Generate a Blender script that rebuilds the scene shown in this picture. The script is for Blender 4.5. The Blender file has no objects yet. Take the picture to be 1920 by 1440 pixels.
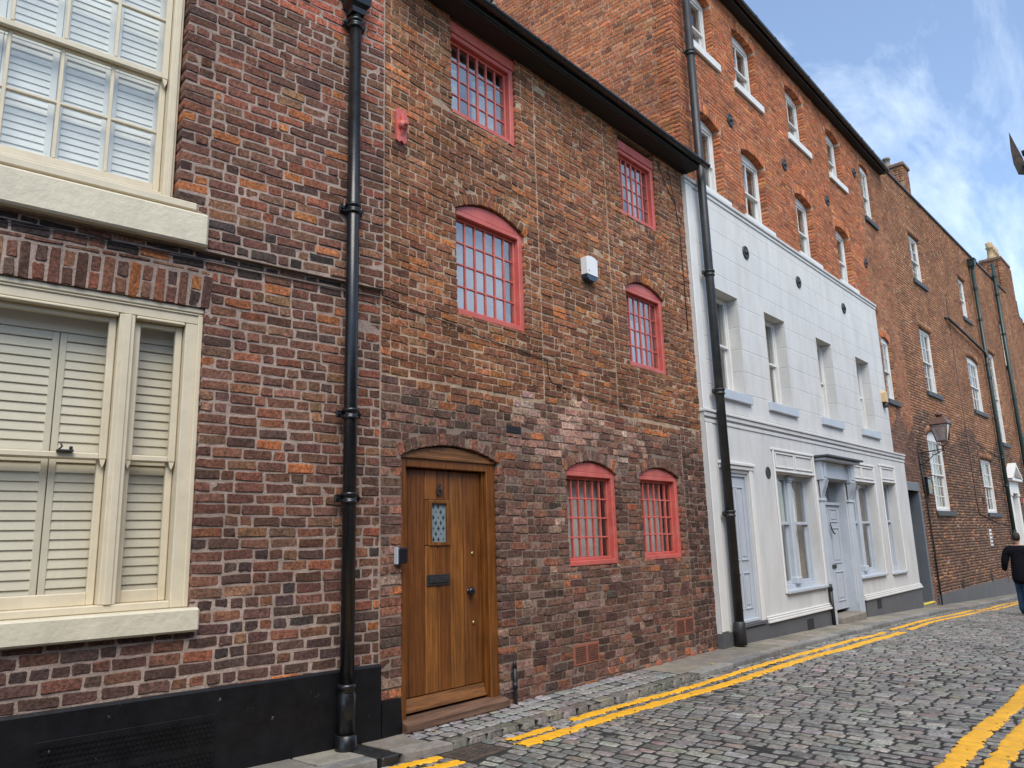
import bpy, math, random
import numpy as np
from mathutils import Vector, Matrix
from mathutils.geometry import tessellate_polygon

# ---------------------------------------------------------------- camera, sky, sun, exposure
scene = bpy.context.scene
COL = scene.collection
EYE = 1.5
FPX = 1442.0
CAM_R = np.array([[0.65786774, -0.13393149, -0.74112913],
                  [-0.75255232, -0.15555099, -0.63989756],
                  [-0.02958094, 0.97870641, -0.20312243]])
cam_data = bpy.data.cameras.new("camera")
cam = bpy.data.objects.new("camera", cam_data)
COL.objects.link(cam)
M = Matrix([list(CAM_R[i]) + [0.0] for i in range(3)] + [[0, 0, 0, 1]])
M[2][3] = EYE
cam.matrix_world = M
cam_data.sensor_fit = 'HORIZONTAL'
cam_data.sensor_width = 36.0
cam_data.lens = FPX / 1920.0 * 36.0
cam_data.clip_start = 0.05
cam_data.clip_end = 3000
scene.camera = cam

SUN_EL, SUN_AZ = math.radians(52), math.radians(-127)   # azimuth from +X, broad sun lamp set on the camera's side to brighten the house fronts
sun_data = bpy.data.lights.new("sun", 'SUN')
sun_data.energy = 2.3
sun_data.angle = math.radians(38)
sun_data.color = (1.0, 0.93, 0.83)
sun = bpy.data.objects.new("sun", sun_data)
COL.objects.link(sun)
sdir = Vector((math.cos(SUN_EL) * math.cos(SUN_AZ), math.cos(SUN_EL) * math.sin(SUN_AZ), math.sin(SUN_EL)))
sun.rotation_euler = sdir.to_track_quat('Z', 'Y').to_euler()
sun.location = (0, -20, 30)

world = bpy.data.worlds.new("World")
scene.world = world
world.use_nodes = True
wt = world.node_tree
wt.nodes.clear()
def wn(t, **k):
    n = wt.nodes.new(t)
    for a, b in k.items():
        setattr(n, a, b)
    return n
w_out = wn('ShaderNodeOutputWorld')
sky = wn('ShaderNodeTexSky', sky_type='NISHITA', sun_disc=False)
sky.sun_elevation = SUN_EL
sky.sun_rotation = math.pi / 2 - SUN_AZ
sky.air_density, sky.dust_density, sky.ozone_density = 1.0, 0.2, 3.5
bg_sky = wn('ShaderNodeBackground'); bg_sky.inputs[1].default_value = 0.15
bg_cl = wn('ShaderNodeBackground'); bg_cl.inputs[0].default_value = (0.78, 0.89, 1.0, 1); bg_cl.inputs[1].default_value = 0.95
tc = wn('ShaderNodeTexCoord')
sep = wn('ShaderNodeSeparateXYZ')
wt.links.new(tc.outputs['Generated'], sep.inputs[0])
zadd = wn('ShaderNodeMath', operation='ADD'); zadd.inputs[1].default_value = 0.25
wt.links.new(sep.outputs[2], zadd.inputs[0])
dx = wn('ShaderNodeMath', operation='DIVIDE'); dy = wn('ShaderNodeMath', operation='DIVIDE')
wt.links.new(sep.outputs[0], dx.inputs[0]); wt.links.new(zadd.outputs[0], dx.inputs[1])
wt.links.new(sep.outputs[1], dy.inputs[0]); wt.links.new(zadd.outputs[0], dy.inputs[1])
cmb = wn('ShaderNodeCombineXYZ')
wt.links.new(dx.outputs[0], cmb.inputs[0]); wt.links.new(dy.outputs[0], cmb.inputs[1])
mp = wn('ShaderNodeMapping'); mp.inputs['Scale'].default_value = (1.1, 2.6, 1); mp.inputs['Rotation'].default_value = (0, 0, math.radians(24)); mp.inputs['Location'].default_value = (3.1, 1.7, 0)
wt.links.new(cmb.outputs[0], mp.inputs[0])
cn = wn('ShaderNodeTexNoise'); cn.inputs['Scale'].default_value = 1.5; cn.inputs['Detail'].default_value = 9; cn.inputs['Roughness'].default_value = 0.62; cn.inputs['Distortion'].default_value = 0.7
wt.links.new(mp.outputs[0], cn.inputs['Vector'])
cr = wn('ShaderNodeValToRGB'); cr.color_ramp.elements[0].position = 0.44; cr.color_ramp.elements[0].color = (.10, .10, .10, 1); cr.color_ramp.elements[1].position = 0.74; cr.color_ramp.elements[1].color = (.75, .75, .75, 1)
wt.links.new(cn.outputs['Fac'], cr.inputs[0])
mixs = wn('ShaderNodeMixShader')
wt.links.new(sky.outputs[0], bg_sky.inputs[0])
wt.links.new(cr.outputs[0], mixs.inputs[0]); wt.links.new(bg_sky.outputs[0], mixs.inputs[1]); wt.links.new(bg_cl.outputs[0], mixs.inputs[2])
wt.links.new(mixs.outputs[0], w_out.inputs[0])

scene.view_settings.view_transform = 'Standard'
scene.view_settings.look = 'None'
scene.view_settings.exposure = 0.68
scene.view_settings.gamma = 1.0
scene.view_settings.use_curve_mapping = False
scene.render.engine = 'CYCLES'
scene.cycles.use_denoising = True
scene.cycles.max_bounces = 6
scene.cycles.transparent_max_bounces = 12
scene.cycles.caustics_reflective = False
scene.cycles.caustics_refractive = False

# ---------------------------------------------------------------- materials
def mat(name, base, rough=0.6, var=0.12, vscale=3.0, bump=0.15, bscale=40.0, dirt=None, dirt_amt=0.0, dirt_scale=1.2, stretch=(1, 1, 1),
        spec=0.5, metallic=0.0, objcol=False, attr=False, groove=None, fine=0.0, fscale=160.0, bdist=0.004, speck=None, zsplit=None, macro=0.0, mscale=1.1):
    m = bpy.data.materials.new(name)
    m.use_nodes = True
    nt = m.node_tree
    N, Lk = nt.nodes, nt.links
    b = N['Principled BSDF']
    b.inputs['Roughness'].default_value = rough
    b.inputs['Metallic'].default_value = metallic
    b.inputs['Specular IOR Level'].default_value = spec
    geo = N.new('ShaderNodeNewGeometry')
    mpn = N.new('ShaderNodeMapping'); mpn.inputs['Scale'].default_value = stretch
    Lk.new(geo.outputs['Position'], mpn.inputs[0])
    n1 = N.new('ShaderNodeTexNoise'); n1.inputs['Scale'].default_value = vscale; n1.inputs['Detail'].default_value = 6; n1.inputs['Roughness'].default_value = 0.65
    Lk.new(mpn.outputs[0], n1.inputs['Vector'])
    mr = N.new('ShaderNodeMapRange'); mr.inputs[1].default_value = 0.3 if var < .3 else .37; mr.inputs[2].default_value = 0.7 if var < .3 else .63
    mr.inputs[3].default_value = 1 - var; mr.inputs[4].default_value = 1 + var
    Lk.new(n1.outputs['Fac'], mr.inputs[0])
    col = N.new('ShaderNodeRGB'); col.outputs[0].default_value = (*base, 1)
    cur = col.outputs[0]
    def mul(a, c):
        x = N.new('ShaderNodeMix'); x.data_type = 'RGBA'; x.blend_type = 'MULTIPLY'; x.inputs[0].default_value = 1.0
        Lk.new(a, x.inputs[6]); Lk.new(c, x.inputs[7]); return x.outputs[2]
    if attr:
        at = N.new('ShaderNodeAttribute'); at.attribute_name = 'col'
        cur = mul(cur, at.outputs['Color'])
    if objcol or attr:
        oi = N.new('ShaderNodeObjectInfo')
        cur = mul(cur, oi.outputs['Color'])
    cur = mul(cur, mr.outputs[0])
    if macro > 0:                               # broad patches of soot, damp and cleaning
        nm_ = N.new('ShaderNodeTexNoise'); nm_.inputs['Scale'].default_value = mscale; nm_.inputs['Detail'].default_value = 4; nm_.inputs['Roughness'].default_value = .6
        om_ = N.new('ShaderNodeVectorMath'); om_.operation = 'ADD'; om_.inputs[1].default_value = (5.2, 1.1, 3.3); Lk.new(geo.outputs['Position'], om_.inputs[0]); Lk.new(om_.outputs[0], nm_.inputs['Vector'])
        mm_ = N.new('ShaderNodeMapRange'); mm_.inputs[1].default_value = .34; mm_.inputs[2].default_value = .66; mm_.inputs[3].default_value = 1 - macro; mm_.inputs[4].default_value = 1 + macro * .7
        Lk.new(nm_.outputs['Fac'], mm_.inputs[0]); cur = mul(cur, mm_.outputs[0])
    if fine > 0:
        n3 = N.new('ShaderNodeTexNoise'); n3.inputs['Scale'].default_value = fscale; n3.inputs['Detail'].default_value = 3
        Lk.new(geo.outputs['Position'], n3.inputs['Vector'])
        m3 = N.new('ShaderNodeMapRange'); m3.inputs[1].default_value = 0.38; m3.inputs[2].default_value = 0.62; m3.inputs[3].default_value = 1 - fine; m3.inputs[4].default_value = 1 + fine
        Lk.new(n3.outputs['Fac'], m3.inputs[0]); cur = mul(cur, m3.outputs[0])
    def patch(cur, colr, amt, scale, lo, hi, seed):
        n2 = N.new('ShaderNodeTexNoise'); n2.inputs['Scale'].default_value = scale; n2.inputs['Detail'].default_value = 8; n2.inputs['Roughness'].default_value = 0.7
        ofs = N.new('ShaderNodeVectorMath'); ofs.operation = 'ADD'; ofs.inputs[1].default_value = (seed, seed * .7, seed * 1.3)
        Lk.new(mpn.outputs[0], ofs.inputs[0]); Lk.new(ofs.outputs[0], n2.inputs['Vector'])
        r2 = N.new('ShaderNodeMapRange'); r2.inputs[1].default_value = lo; r2.inputs[2].default_value = hi; r2.inputs[3].default_value = 0; r2.inputs[4].default_value = amt
        Lk.new(n2.outputs['Fac'], r2.inputs[0])
        x = N.new('ShaderNodeMix'); x.data_type = 'RGBA'
        Lk.new(r2.outputs[0], x.inputs[0]); Lk.new(cur, x.inputs[6]); x.inputs[7].default_value = (*colr, 1)
        return x.outputs[2]
    if dirt is not None:
        cur = patch(cur, dirt, dirt_amt, dirt_scale, 0.46, 0.72, 11.3)
    if speck is not None:
        cur = patch(cur, speck[0], speck[1], speck[2], speck[3], speck[3] + 0.06, 37.1)
    if zsplit is not None:                      # older, dirtier pointing below a rebuilding line
        spz = N.new('ShaderNodeSeparateXYZ'); Lk.new(geo.outputs['Position'], spz.inputs[0])
        az = N.new('ShaderNodeMath'); az.operation = 'MULTIPLY_ADD'; az.inputs[1].default_value = .9; Lk.new(n1.outputs['Fac'], az.inputs[0]); Lk.new(spz.outputs[2], az.inputs[2])
        rz_ = N.new('ShaderNodeMapRange'); rz_.inputs[1].default_value = zsplit[0] + .3; rz_.inputs[2].default_value = zsplit[0] + .6; rz_.inputs[3].default_value = .85; rz_.inputs[4].default_value = 0
        Lk.new(az.outputs[0], rz_.inputs[0])
        xz = N.new('ShaderNodeMix'); xz.data_type = 'RGBA'; Lk.new(rz_.outputs[0], xz.inputs[0]); Lk.new(cur, xz.inputs[6]); xz.inputs[7].default_value = (*zsplit[1], 1); cur = xz.outputs[2]
    Lk.new(cur, b.inputs['Base Color'])
    rr = N.new('ShaderNodeMapRange'); rr.inputs[3].default_value = max(0.03, rough - 0.1); rr.inputs[4].default_value = min(1, rough + 0.1)
    Lk.new(n1.outputs['Fac'], rr.inputs[0]); Lk.new(rr.outputs[0], b.inputs['Roughness'])
    if bump > 0:
        nb = N.new('ShaderNodeTexNoise'); nb.inputs['Scale'].default_value = bscale; nb.inputs['Detail'].default_value = 5; nb.inputs['Roughness'].default_value = 0.6
        Lk.new(mpn.outputs[0], nb.inputs['Vector'])
        bp = N.new('ShaderNodeBump'); bp.inputs['Strength'].default_value = bump; bp.inputs['Distance'].default_value = bdist
        hgt = nb.outputs['Fac']
        if groove:
            sp = N.new('ShaderNodeSeparateXYZ'); Lk.new(geo.outputs['Position'], sp.inputs[0])
            pm = N.new('ShaderNodeMath'); pm.operation = 'PINGPONG'; pm.inputs[1].default_value = groove / 2
            Lk.new(sp.outputs[2], pm.inputs[0])
            gm = N.new('ShaderNodeMapRange'); gm.inputs[1].default_value = 0.003; gm.inputs[2].default_value = 0.009; gm.inputs[3].default_value = -3.5; gm.inputs[4].default_value = 0.0
            Lk.new(pm.outputs[0], gm.inputs[0])
            ad = N.new('ShaderNodeMath'); ad.operation = 'ADD'; Lk.new(nb.outputs['Fac'], ad.inputs[0]); Lk.new(gm.outputs[0], ad.inputs[1]); hgt = ad.outputs[0]
        Lk.new(hgt, bp.inputs['Height']); Lk.new(bp.outputs[0], b.inputs['Normal'])
    return m

def glass_mat(name, refl=0.16, tint=(0.97, 0.985, 0.98), wob=0.04, frost=0.0):
    m = bpy.data.materials.new(name); m.use_nodes = True
    nt = m.node_tree; N, Lk = nt.nodes, nt.links
    N.clear()
    out = N.new('ShaderNodeOutputMaterial')
    tr = N.new('ShaderNodeBsdfTransparent'); tr.inputs[0].default_value = (*tint, 1)
    gl = N.new('ShaderNodeBsdfGlossy'); gl.inputs['Roughness'].default_value = 0.015 + frost
    fr = N.new('ShaderNodeFresnel'); fr.inputs[0].default_value = 1.5
    ad = N.new('ShaderNodeMath'); ad.operation = 'ADD'; ad.use_clamp = True; ad.inputs[1].default_value = refl
    Lk.new(fr.outputs[0], ad.inputs[0])
    geo = N.new('ShaderNodeNewGeometry'); nb = N.new('ShaderNodeTexNoise'); nb.inputs['Scale'].default_value = 5.0; nb.inputs['Detail'].default_value = 2
    Lk.new(geo.outputs['Position'], nb.inputs['Vector'])
    bp = N.new('ShaderNodeBump'); bp.inputs['Strength'].default_value = wob; bp.inputs['Distance'].default_value = 0.02
    Lk.new(nb.outputs['Fac'], bp.inputs['Height']); Lk.new(bp.outputs[0], gl.inputs['Normal'])
    mx = N.new('ShaderNodeMixShader')
    inv = N.new('ShaderNodeMath'); inv.operation = 'SUBTRACT'; inv.inputs[0].default_value = 1.0; Lk.new(geo.outputs['Backfacing'], inv.inputs[1])
    one = N.new('ShaderNodeMath'); one.operation = 'MULTIPLY'; Lk.new(ad.outputs[0], one.inputs[0]); Lk.new(inv.outputs[0], one.inputs[1])   # one reflecting face for each pane
    Lk.new(one.outputs[0], mx.inputs[0]); Lk.new(tr.outputs[0], mx.inputs[1]); Lk.new(gl.outputs[0], mx.inputs[2]); Lk.new(mx.outputs[0], out.inputs[0])
    return m

MT = {}
MT['brick'] = mat('brick', (1.25, 1.17, 1.10), 0.92, 0.46, 44, 1.0, 70, dirt=(.045, .032, .028), dirt_amt=.65, dirt_scale=22, spec=.2, attr=True, fine=.22, fscale=230, bdist=.006, speck=((.55, .48, .42), .35, 55, .66), macro=.22)
MT['brick_old'] = mat('brick_old', (1.25, 1.16, 1.07), 0.92, 0.48, 40, 1.0, 60, dirt=(.045, .034, .028), dirt_amt=.68, dirt_scale=18, spec=.2, attr=True, fine=.25, fscale=200, bdist=.007, speck=((.50, .44, .38), .4, 30, .68), macro=.26)
MT['mortar_left'] = mat('mortar_left', (.36, .275, .225), .95, .25, 14, 1.0, 60, dirt=(.2, .155, .135), dirt_amt=.5, dirt_scale=3, spec=.15, fine=.18, bdist=.008, macro=.2)
MT['mortar_red'] = mat('mortar_red', (.44, .315, .215), .95, .25, 12, 1.0, 60, dirt=(.18, .135, .10), dirt_amt=.5, dirt_scale=2.2, spec=.15, fine=.18, bdist=.006, zsplit=(2.85, (.205, .155, .125)), macro=.2)
MT['mortar_tall'] = mat('mortar_tall', (.46, .335, .24), .95, .2, 8, .8, 60, dirt=(.2, .12, .08), dirt_amt=.4, spec=.15, fine=.15, macro=.2)
MT['cream'] = mat('cream_paint', (.63, .55, .40), .42, .05, 4, .25, 30, dirt=(.42, .37, .26), dirt_amt=.35, dirt_scale=5, bdist=.002)
MT['stone_cream'] = mat('cream_painted_stone', (.62, .56, .42), .6, .06, 5, .7, 22, dirt=(.40, .36, .27), dirt_amt=.35, dirt_scale=4, bdist=.008)
MT['slat'] = mat('shutter_paint', (.71, .62, .48), .45, .04, 5, .1, 40)
MT['slat_white'] = mat('shutter_white', (.78, .77, .73), .45, .04, 5, .1, 40)
MT['red'] = mat('red_paint', (.52, .105, .082), .5, .14, 7, .35, 40, dirt=(.60, .22, .18), dirt_amt=.5, dirt_scale=5, bdist=.002, speck=((.20, .05, .042), .7, 26, .68), macro=.12)
MT['black'] = mat('black_gloss_paint', (.0055, .0055, .007), .42, .3, 8, .5, 14, dirt=(.012, .012, .012), dirt_amt=.5, dirt_scale=3, bdist=.006, spec=.3, speck=((.30, .28, .26), .8, 12, .665))
MT['pipe'] = mat('black_cast_iron', (.007, .007, .008), .28, .2, 10, .2, 50, dirt=(.02, .02, .02), dirt_amt=.4, dirt_scale=6, bdist=.002)
MT['pipe_grey'] = mat('dark_grey_pipe', (.012, .012, .013), .48, .2, 10, .2, 50, dirt=(.07, .065, .06), dirt_amt=.4, dirt_scale=5, bdist=.002)
MT['wood'] = mat('varnished_oak', (.178, .066, .013), .36, .34, 3.2, .6, 26, dirt=(.075, .022, .005), dirt_amt=.8, dirt_scale=2.5, stretch=(16, 16, .7), macro=.2, mscale=2.5, objcol=True, bdist=.002)
MT['wood_h'] = mat('weathered_oak', (.19, .078, .022), .5, .5, 3.2, .6, 26, dirt=(.09, .04, .016), dirt_amt=.7, dirt_scale=4.5, stretch=(.55, 7, 9), objcol=True, bdist=.002)
MT['wood_old'] = mat('worn_threshold_oak', (.12, .06, .035), .65, .4, 3, .9, 22, dirt=(.24, .17, .12), dirt_amt=.5, dirt_scale=5, stretch=(.6, 6, 9), bdist=.004)
MT['white'] = mat('white_paint', (.70, .69, .66), .5, .05, 3, .25, 30, dirt=(.62, .60, .56), dirt_amt=.4, dirt_scale=2.5, bdist=.002)
MT['stucco'] = mat('white_stucco', (.63, .62, .59), .7, .05, 1.6, .6, 26, dirt=(.46, .43, .38), dirt_amt=.55, dirt_scale=1.3, stretch=(2.2, 2.2, .55), groove=.375, macro=.05, bdist=.004)
MT['stucco_low'] = mat('white_stucco_lower', (.60, .595, .575), .7, .05, 1.6, .6, 26, dirt=(.44, .43, .41), dirt_amt=.6, dirt_scale=1.4, stretch=(2.2, 2.2, .6), macro=.05, bdist=.004)
MT['pale_blue'] = mat('pale_blue_grey_paint', (.46, .50, .55), .45, .06, 3, .2, 30, dirt=(.36, .38, .41), dirt_amt=.4, dirt_scale=3, bdist=.002)
MT['grey_plinth'] = mat('grey_plinth_paint', (.085, .085, .092), .6, .12, 3, .5, 22, dirt=(.15, .14, .13), dirt_amt=.5, dirt_scale=2.5, bdist=.005)
MT['grey_door'] = mat('slate_grey_paint', (.11, .125, .145), .5, .08, 3, .2, 30, bdist=.002)
MT['sill_grey'] = mat('dark_grey_sill', (.055, .056, .062), .6, .15, 5, .4, 30)
MT['slate'] = mat('roof_slate', (.07, .07, .08), .6, .25, 4, .6, 12, bdist=.01)
MT['tar'] = mat('dark_eaves_timber', (.012, .011, .011), .7, .3, 6, .5, 30)
MT['glass'] = glass_mat('window_glass', 0.09)
MT['glass_dark'] = glass_mat('window_glass_strong', 0.30, wob=.07)
MT['glass_low'] = glass_mat('window_glass_clear', 0.04)
MT['glass_pat'] = mat('frosted_leaded_glass', (.20, .25, .27), .25, .12, 12, .4, 90, bdist=.002)
MT['curtain'] = mat('white_curtain', (.74, .73, .69), .9, .06, 6, .3, 200)
MT['curtain_warm'] = mat('warm_curtain', (.62, .58, .46), .9, .08, 6, .3, 200)
MT['room'] = mat('room_plaster', (.45, .43, .40), .9, .05, 2, 0)
MT['dark'] = mat('dark_void', (.02, .02, .02), .9, .1, 4, 0)
MT['iron'] = mat('black_iron', (.018, .018, .018), .5, .3, 20, .5, 60, bdist=.002)
MT['rust'] = mat('rusty_iron', (.075, .052, .038), .75, .35, 14, .6, 50, dirt=(.03, .03, .032), dirt_amt=.6, dirt_scale=8)
MT['green_pipe'] = mat('green_cast_iron', (.014, .032, .026), .42, .2, 10, .3, 50, dirt=(.03, .05, .045), dirt_amt=.4, dirt_scale=5)
MT['terracotta'] = mat('terracotta', (.28, .085, .045), .85, .25, 14, .6, 60, dirt=(.14, .055, .035), dirt_amt=.5, dirt_scale=8)
MT['cap_stone'] = mat('chimney_cap_mortar', (.20, .125, .085), .9, .3, 9, .7, 40)
MT['pot'] = mat('clay_pot', (.42, .30, .16), .85, .2, 8, .5, 40)
MT['pot_red'] = mat('red_clay_pot', (.42, .10, .05), .8, .2, 8, .4, 40)
MT['granite'] = mat('granite', (.24, .235, .225), .75, .22, 12, .6, 60, dirt=(.08, .075, .07), dirt_amt=.6, dirt_scale=5, objcol=True, fine=.25, fscale=260)
MT['flag'] = mat('sandstone_flag', (.23, .205, .165), .8, .2, 5, .7, 40, dirt=(.085, .078, .062), dirt_amt=.6, dirt_scale=4, objcol=True, fine=.15)
MT['sett'] = mat('stone_sett', (1, 1, 1), .5, .35, 30, .9, 60, macro=.14, mscale=.9, dirt=(.05, .048, .045), dirt_amt=.55, dirt_scale=14, attr=True, fine=.28, fscale=200, bdist=.005)
MT['joint'] = mat('road_joint_bed', (.020, .019, .018), .9, .3, 20, 1.0, 90, dirt=(.06, .055, .045), dirt_amt=.4, dirt_scale=6, bdist=.01)
MT['yellow'] = mat('yellow_line_paint', (.80, .41, .018), .6, .12, 8, .6, 60, dirt=(.42, .22, .03), dirt_amt=.45, dirt_scale=7, bdist=.004, fine=.1)
MT['yellow_flat'] = mat('yellow_paint', (.8, .6, .05), .6, .1, 8, .3, 40)
MT['ground'] = mat('ground_soil', (.10, .095, .085), .95, .2, .6, .4, 4)
MT['plastic_white'] = mat('white_plastic', (.78, .78, .76), .4, .03, 6, .05, 40)
MT['plastic_navy'] = mat('navy_plastic', (.035, .06, .10), .4, .05, 6, .05, 40)
MT['plastic_black'] = mat('black_plastic', (.012, .013, .016), .3, .05, 6, .05, 40)
MT['tan_plastic'] = mat('yellowed_plastic', (.62, .42, .20), .5, .05, 6, .05, 40)
MT['brass'] = mat('worn_brass', (.45, .33, .14), .35, .15, 40, .1, 60, metallic=.9)
MT['lantern_frame'] = mat('bronzed_lantern_metal', (.11, .062, .045), .45, .2, 12, .3, 50)
MT['lantern_glass'] = glass_mat('lantern_glass', .35, (.80, .74, .74), frost=.25)
MT['skin'] = mat('skin', (.52, .30, .22), .5, .05, 20, .1, 80)
MT['jacket'] = mat('navy_black_jacket', (.006, .006, .010), .85, .25, 10, .8, 35, bdist=.01, spec=.15)
MT['jeans'] = mat('blue_jeans', (.02, .06, .12), .85, .25, 14, .5, 90)
MT['hair'] = mat('dark_hair', (.018, .012, .010), .6, .3, 60, 1.0, 120, bdist=.01)
MT['shoe'] = mat('black_shoe', (.012, .012, .012), .5, .1, 10, .2, 60)
MT['red_sign'] = mat('red_sign_paint', (.62, .06, .05), .5, .05, 5, .1, 40)
MT['leaf'] = mat('fallen_leaf', (.45, .30, .05), .8, .3, 40, .3, 80)

# ---------------------------------------------------------------- mesh helpers
class MB:
    def __init__(s):
        s.v, s.f, s.sm = [], [], []
    def add(s, verts, faces, smooth=False):
        o = len(s.v)
        s.v += [tuple(p) for p in verts]
        s.f += [tuple(i + o for i in f) for f in faces]
        s.sm += [smooth] * len(faces)
    def box(s, x0, x1, y0, y1, z0, z1, c=0.0):
        if x1 < x0: x0, x1 = x1, x0
        if y1 < y0: y0, y1 = y1, y0
        if z1 < z0: z0, z1 = z1, z0
        c = min(c, .3 * min(x1 - x0, y1 - y0, z1 - z0))
        if c <= 0:
            v = [(x, y, z) for x in (x0, x1) for y in (y0, y1) for z in (z0, z1)]
            f = [(0, 1, 3, 2), (4, 6, 7, 5), (0, 4, 5, 1), (2, 3, 7, 6), (0, 2, 6, 4), (1, 5, 7, 3)]
            s.add(v, f); return s
        v, idx = [], {}
        X, Y, Z = (x0, x1), (y0, y1), (z0, z1)
        for i in (0, 1):
            for j in (0, 1):
                for k in (0, 1):
                    sx, sy, sz = (1, -1)[i] * c, (1, -1)[j] * c, (1, -1)[k] * c
                    idx[i, j, k] = len(v)
                    v += [(X[i], Y[j] + sy, Z[k] + sz), (X[i] + sx, Y[j], Z[k] + sz), (X[i] + sx, Y[j] + sy, Z[k])]
        f = []
        for i in (0, 1):
            q = [idx[i, a, b] for a, b in ((0, 0), (0, 1), (1, 1), (1, 0))]; f.append(q if i == 0 else q[::-1])
            q = [idx[a, i, b] + 1 for a, b in ((0, 0), (1, 0), (1, 1), (0, 1))]; f.append(q if i == 0 else q[::-1])
            q = [idx[a, b, i] + 2 for a, b in ((0, 0), (0, 1), (1, 1), (1, 0))]; f.append(q if i == 0 else q[::-1])
        for a in (0, 1):
            for b in (0, 1):
                for (ax, p) in ((0, (1, 2)), (1, (0, 2)), (2, (0, 1))):
                    def key(t):
                        k = [0, 0, 0]; k[ax] = t; k[[q for q in (0, 1, 2) if q != ax][0]] = a; k[[q for q in (0, 1, 2) if q != ax][1]] = b
                        return tuple(k)
                    k0, k1 = key(0), key(1)
                    q = [idx[k0] + p[0], idx[k0] + p[1], idx[k1] + p[1], idx[k1] + p[0]]
                    A, B, C_ = (Vector(v[q[t]]) for t in (0, 1, 2))
                    n = (B - A).cross(C_ - B)
                    cen = sum((Vector(v[t]) for t in q), Vector()) / 4 - Vector(((x0 + x1) / 2, (y0 + y1) / 2, (z0 + z1) / 2))
                    f.append(q if n.dot(cen) > 0 else q[::-1])
        for k, b0 in idx.items():
            q = [b0, b0 + 1, b0 + 2]
            f.append(q if (sum(k) % 2 == 1) else q[::-1])
        s.add(v, f); return s
    def prism(s, poly, y0, y1, axes='xz'):
        """poly in two axes extruded along the third from y0 to y1"""
        def P(a, b, c):
            return {'xz': (a, c, b), 'yz': (c, a, b), 'xy': (a, b, c)}[axes]
        n = len(poly)
        tri = tessellate_polygon([[Vector((p[0], p[1], 0)) for p in poly]])
        v = [P(p[0], p[1], y0) for p in poly] + [P(p[0], p[1], y1) for p in poly]
        f = [tuple(t) for t in tri] + [tuple(i + n for i in t[::-1]) for t in tri]
        f += [(i, (i + 1) % n, (i + 1) % n + n, i + n) for i in range(n)]
        s.add(v, f); return s
    def tube(s, pts, r, n=12, cap=True):
        pts = [Vector(p) for p in pts]
        rs = r if isinstance(r, (list, tuple)) else [r] * len(pts)
        base = len(s.v); vs, fs = [], []
        up = None
        for i, p in enumerate(pts):
            d = (pts[min(i + 1, len(pts) - 1)] - pts[max(i - 1, 0)]).normalized()
            if up is None or abs(up.dot(d)) > .99:
                up = Vector((0, 0, 1)) if abs(d.z) < .9 else Vector((1, 0, 0))
            a = d.cross(up).normalized(); b = a.cross(d).normalized()
            up = b
            for k in range(n):
                t = 2 * math.pi * k / n
                vs.append(p + (a * math.cos(t) + b * math.sin(t)) * rs[i])
        for i in range(len(pts) - 1):
            for k in range(n):
                fs.append((i * n + k, i * n + (k + 1) % n, (i + 1) * n + (k + 1) % n, (i + 1) * n + k))
        s.add(vs, fs, True)
        if cap:
            o = len(pts) - 1
            s.f.append(tuple(base + k for k in range(n))[::-1]); s.sm.append(False)
            s.f.append(tuple(base + o * n + k for k in range(n))); s.sm.append(False)
        return s
    def lathe(s, prof, c, axis='z', n=16):
        """prof: (radius, height) pairs"""
        vs, fs = [], []
        for (r, h) in prof:
            for k in range(n):
                t = 2 * math.pi * k / n
                a, b = r * math.cos(t), r * math.sin(t)
                p = {'z': (a, b, h), 'y': (a, h, b), 'x': (h, a, b)}[axis]
                vs.append((p[0] + c[0], p[1] + c[1], p[2] + c[2]))
        m = len(prof)
        for i in range(m - 1):
            for k in range(n):
                fs.append((i * n + k, i * n + (k + 1) % n, (i + 1) * n + (k + 1) % n, (i + 1) * n + k))
        s.add(vs, fs, True)
        s.add([vs[k] for k in range(n)], [tuple(range(n))[::-1]]); s.add([vs[(m - 1) * n + k] for k in range(n)], [tuple(range(n))])
        return s
    def mesh(s, name):
        me = bpy.data.meshes.new(name)
        me.from_pydata(s.v, [], s.f)
        if any(s.sm):
            me.polygons.foreach_set('use_smooth', s.sm)
        me.update()
        return me
    def obj(s, name, parent, material, loc=None):
        me = s.mesh(name)
        fix_normals(me)
        return link(name, me, parent, material, loc)

import bmesh
def fix_normals(me):
    bm = bmesh.new(); bm.from_mesh(me)
    bmesh.ops.recalc_face_normals(bm, faces=bm.faces)
    bm.to_mesh(me); bm.free()

def link(name, me, parent=None, material=None, loc=None, color=None):
    o = bpy.data.objects.new(name, me)
    if material is not None and len(me.materials) == 0:
        me.materials.append(MT[material])
    COL.objects.link(o)
    if parent is not None:
        o.parent = parent
    if loc is not None:
        o.location = loc
    if color is not None:
        o.color = (*color, 1)
    return o

def empty(name, loc, rz=0.0):
    o = bpy.data.objects.new(name, None)
    o.empty_display_size = .3
    o.location = loc; o.rotation_euler = (0, 0, rz)
    COL.objects.link(o)
    return o

def tag(o, label=None, cat=None, group=None, kind=None):
    if label: o['label'] = label
    if cat: o['category'] = cat
    if group: o['group'] = group
    if kind: o['kind'] = kind
    return o

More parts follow.
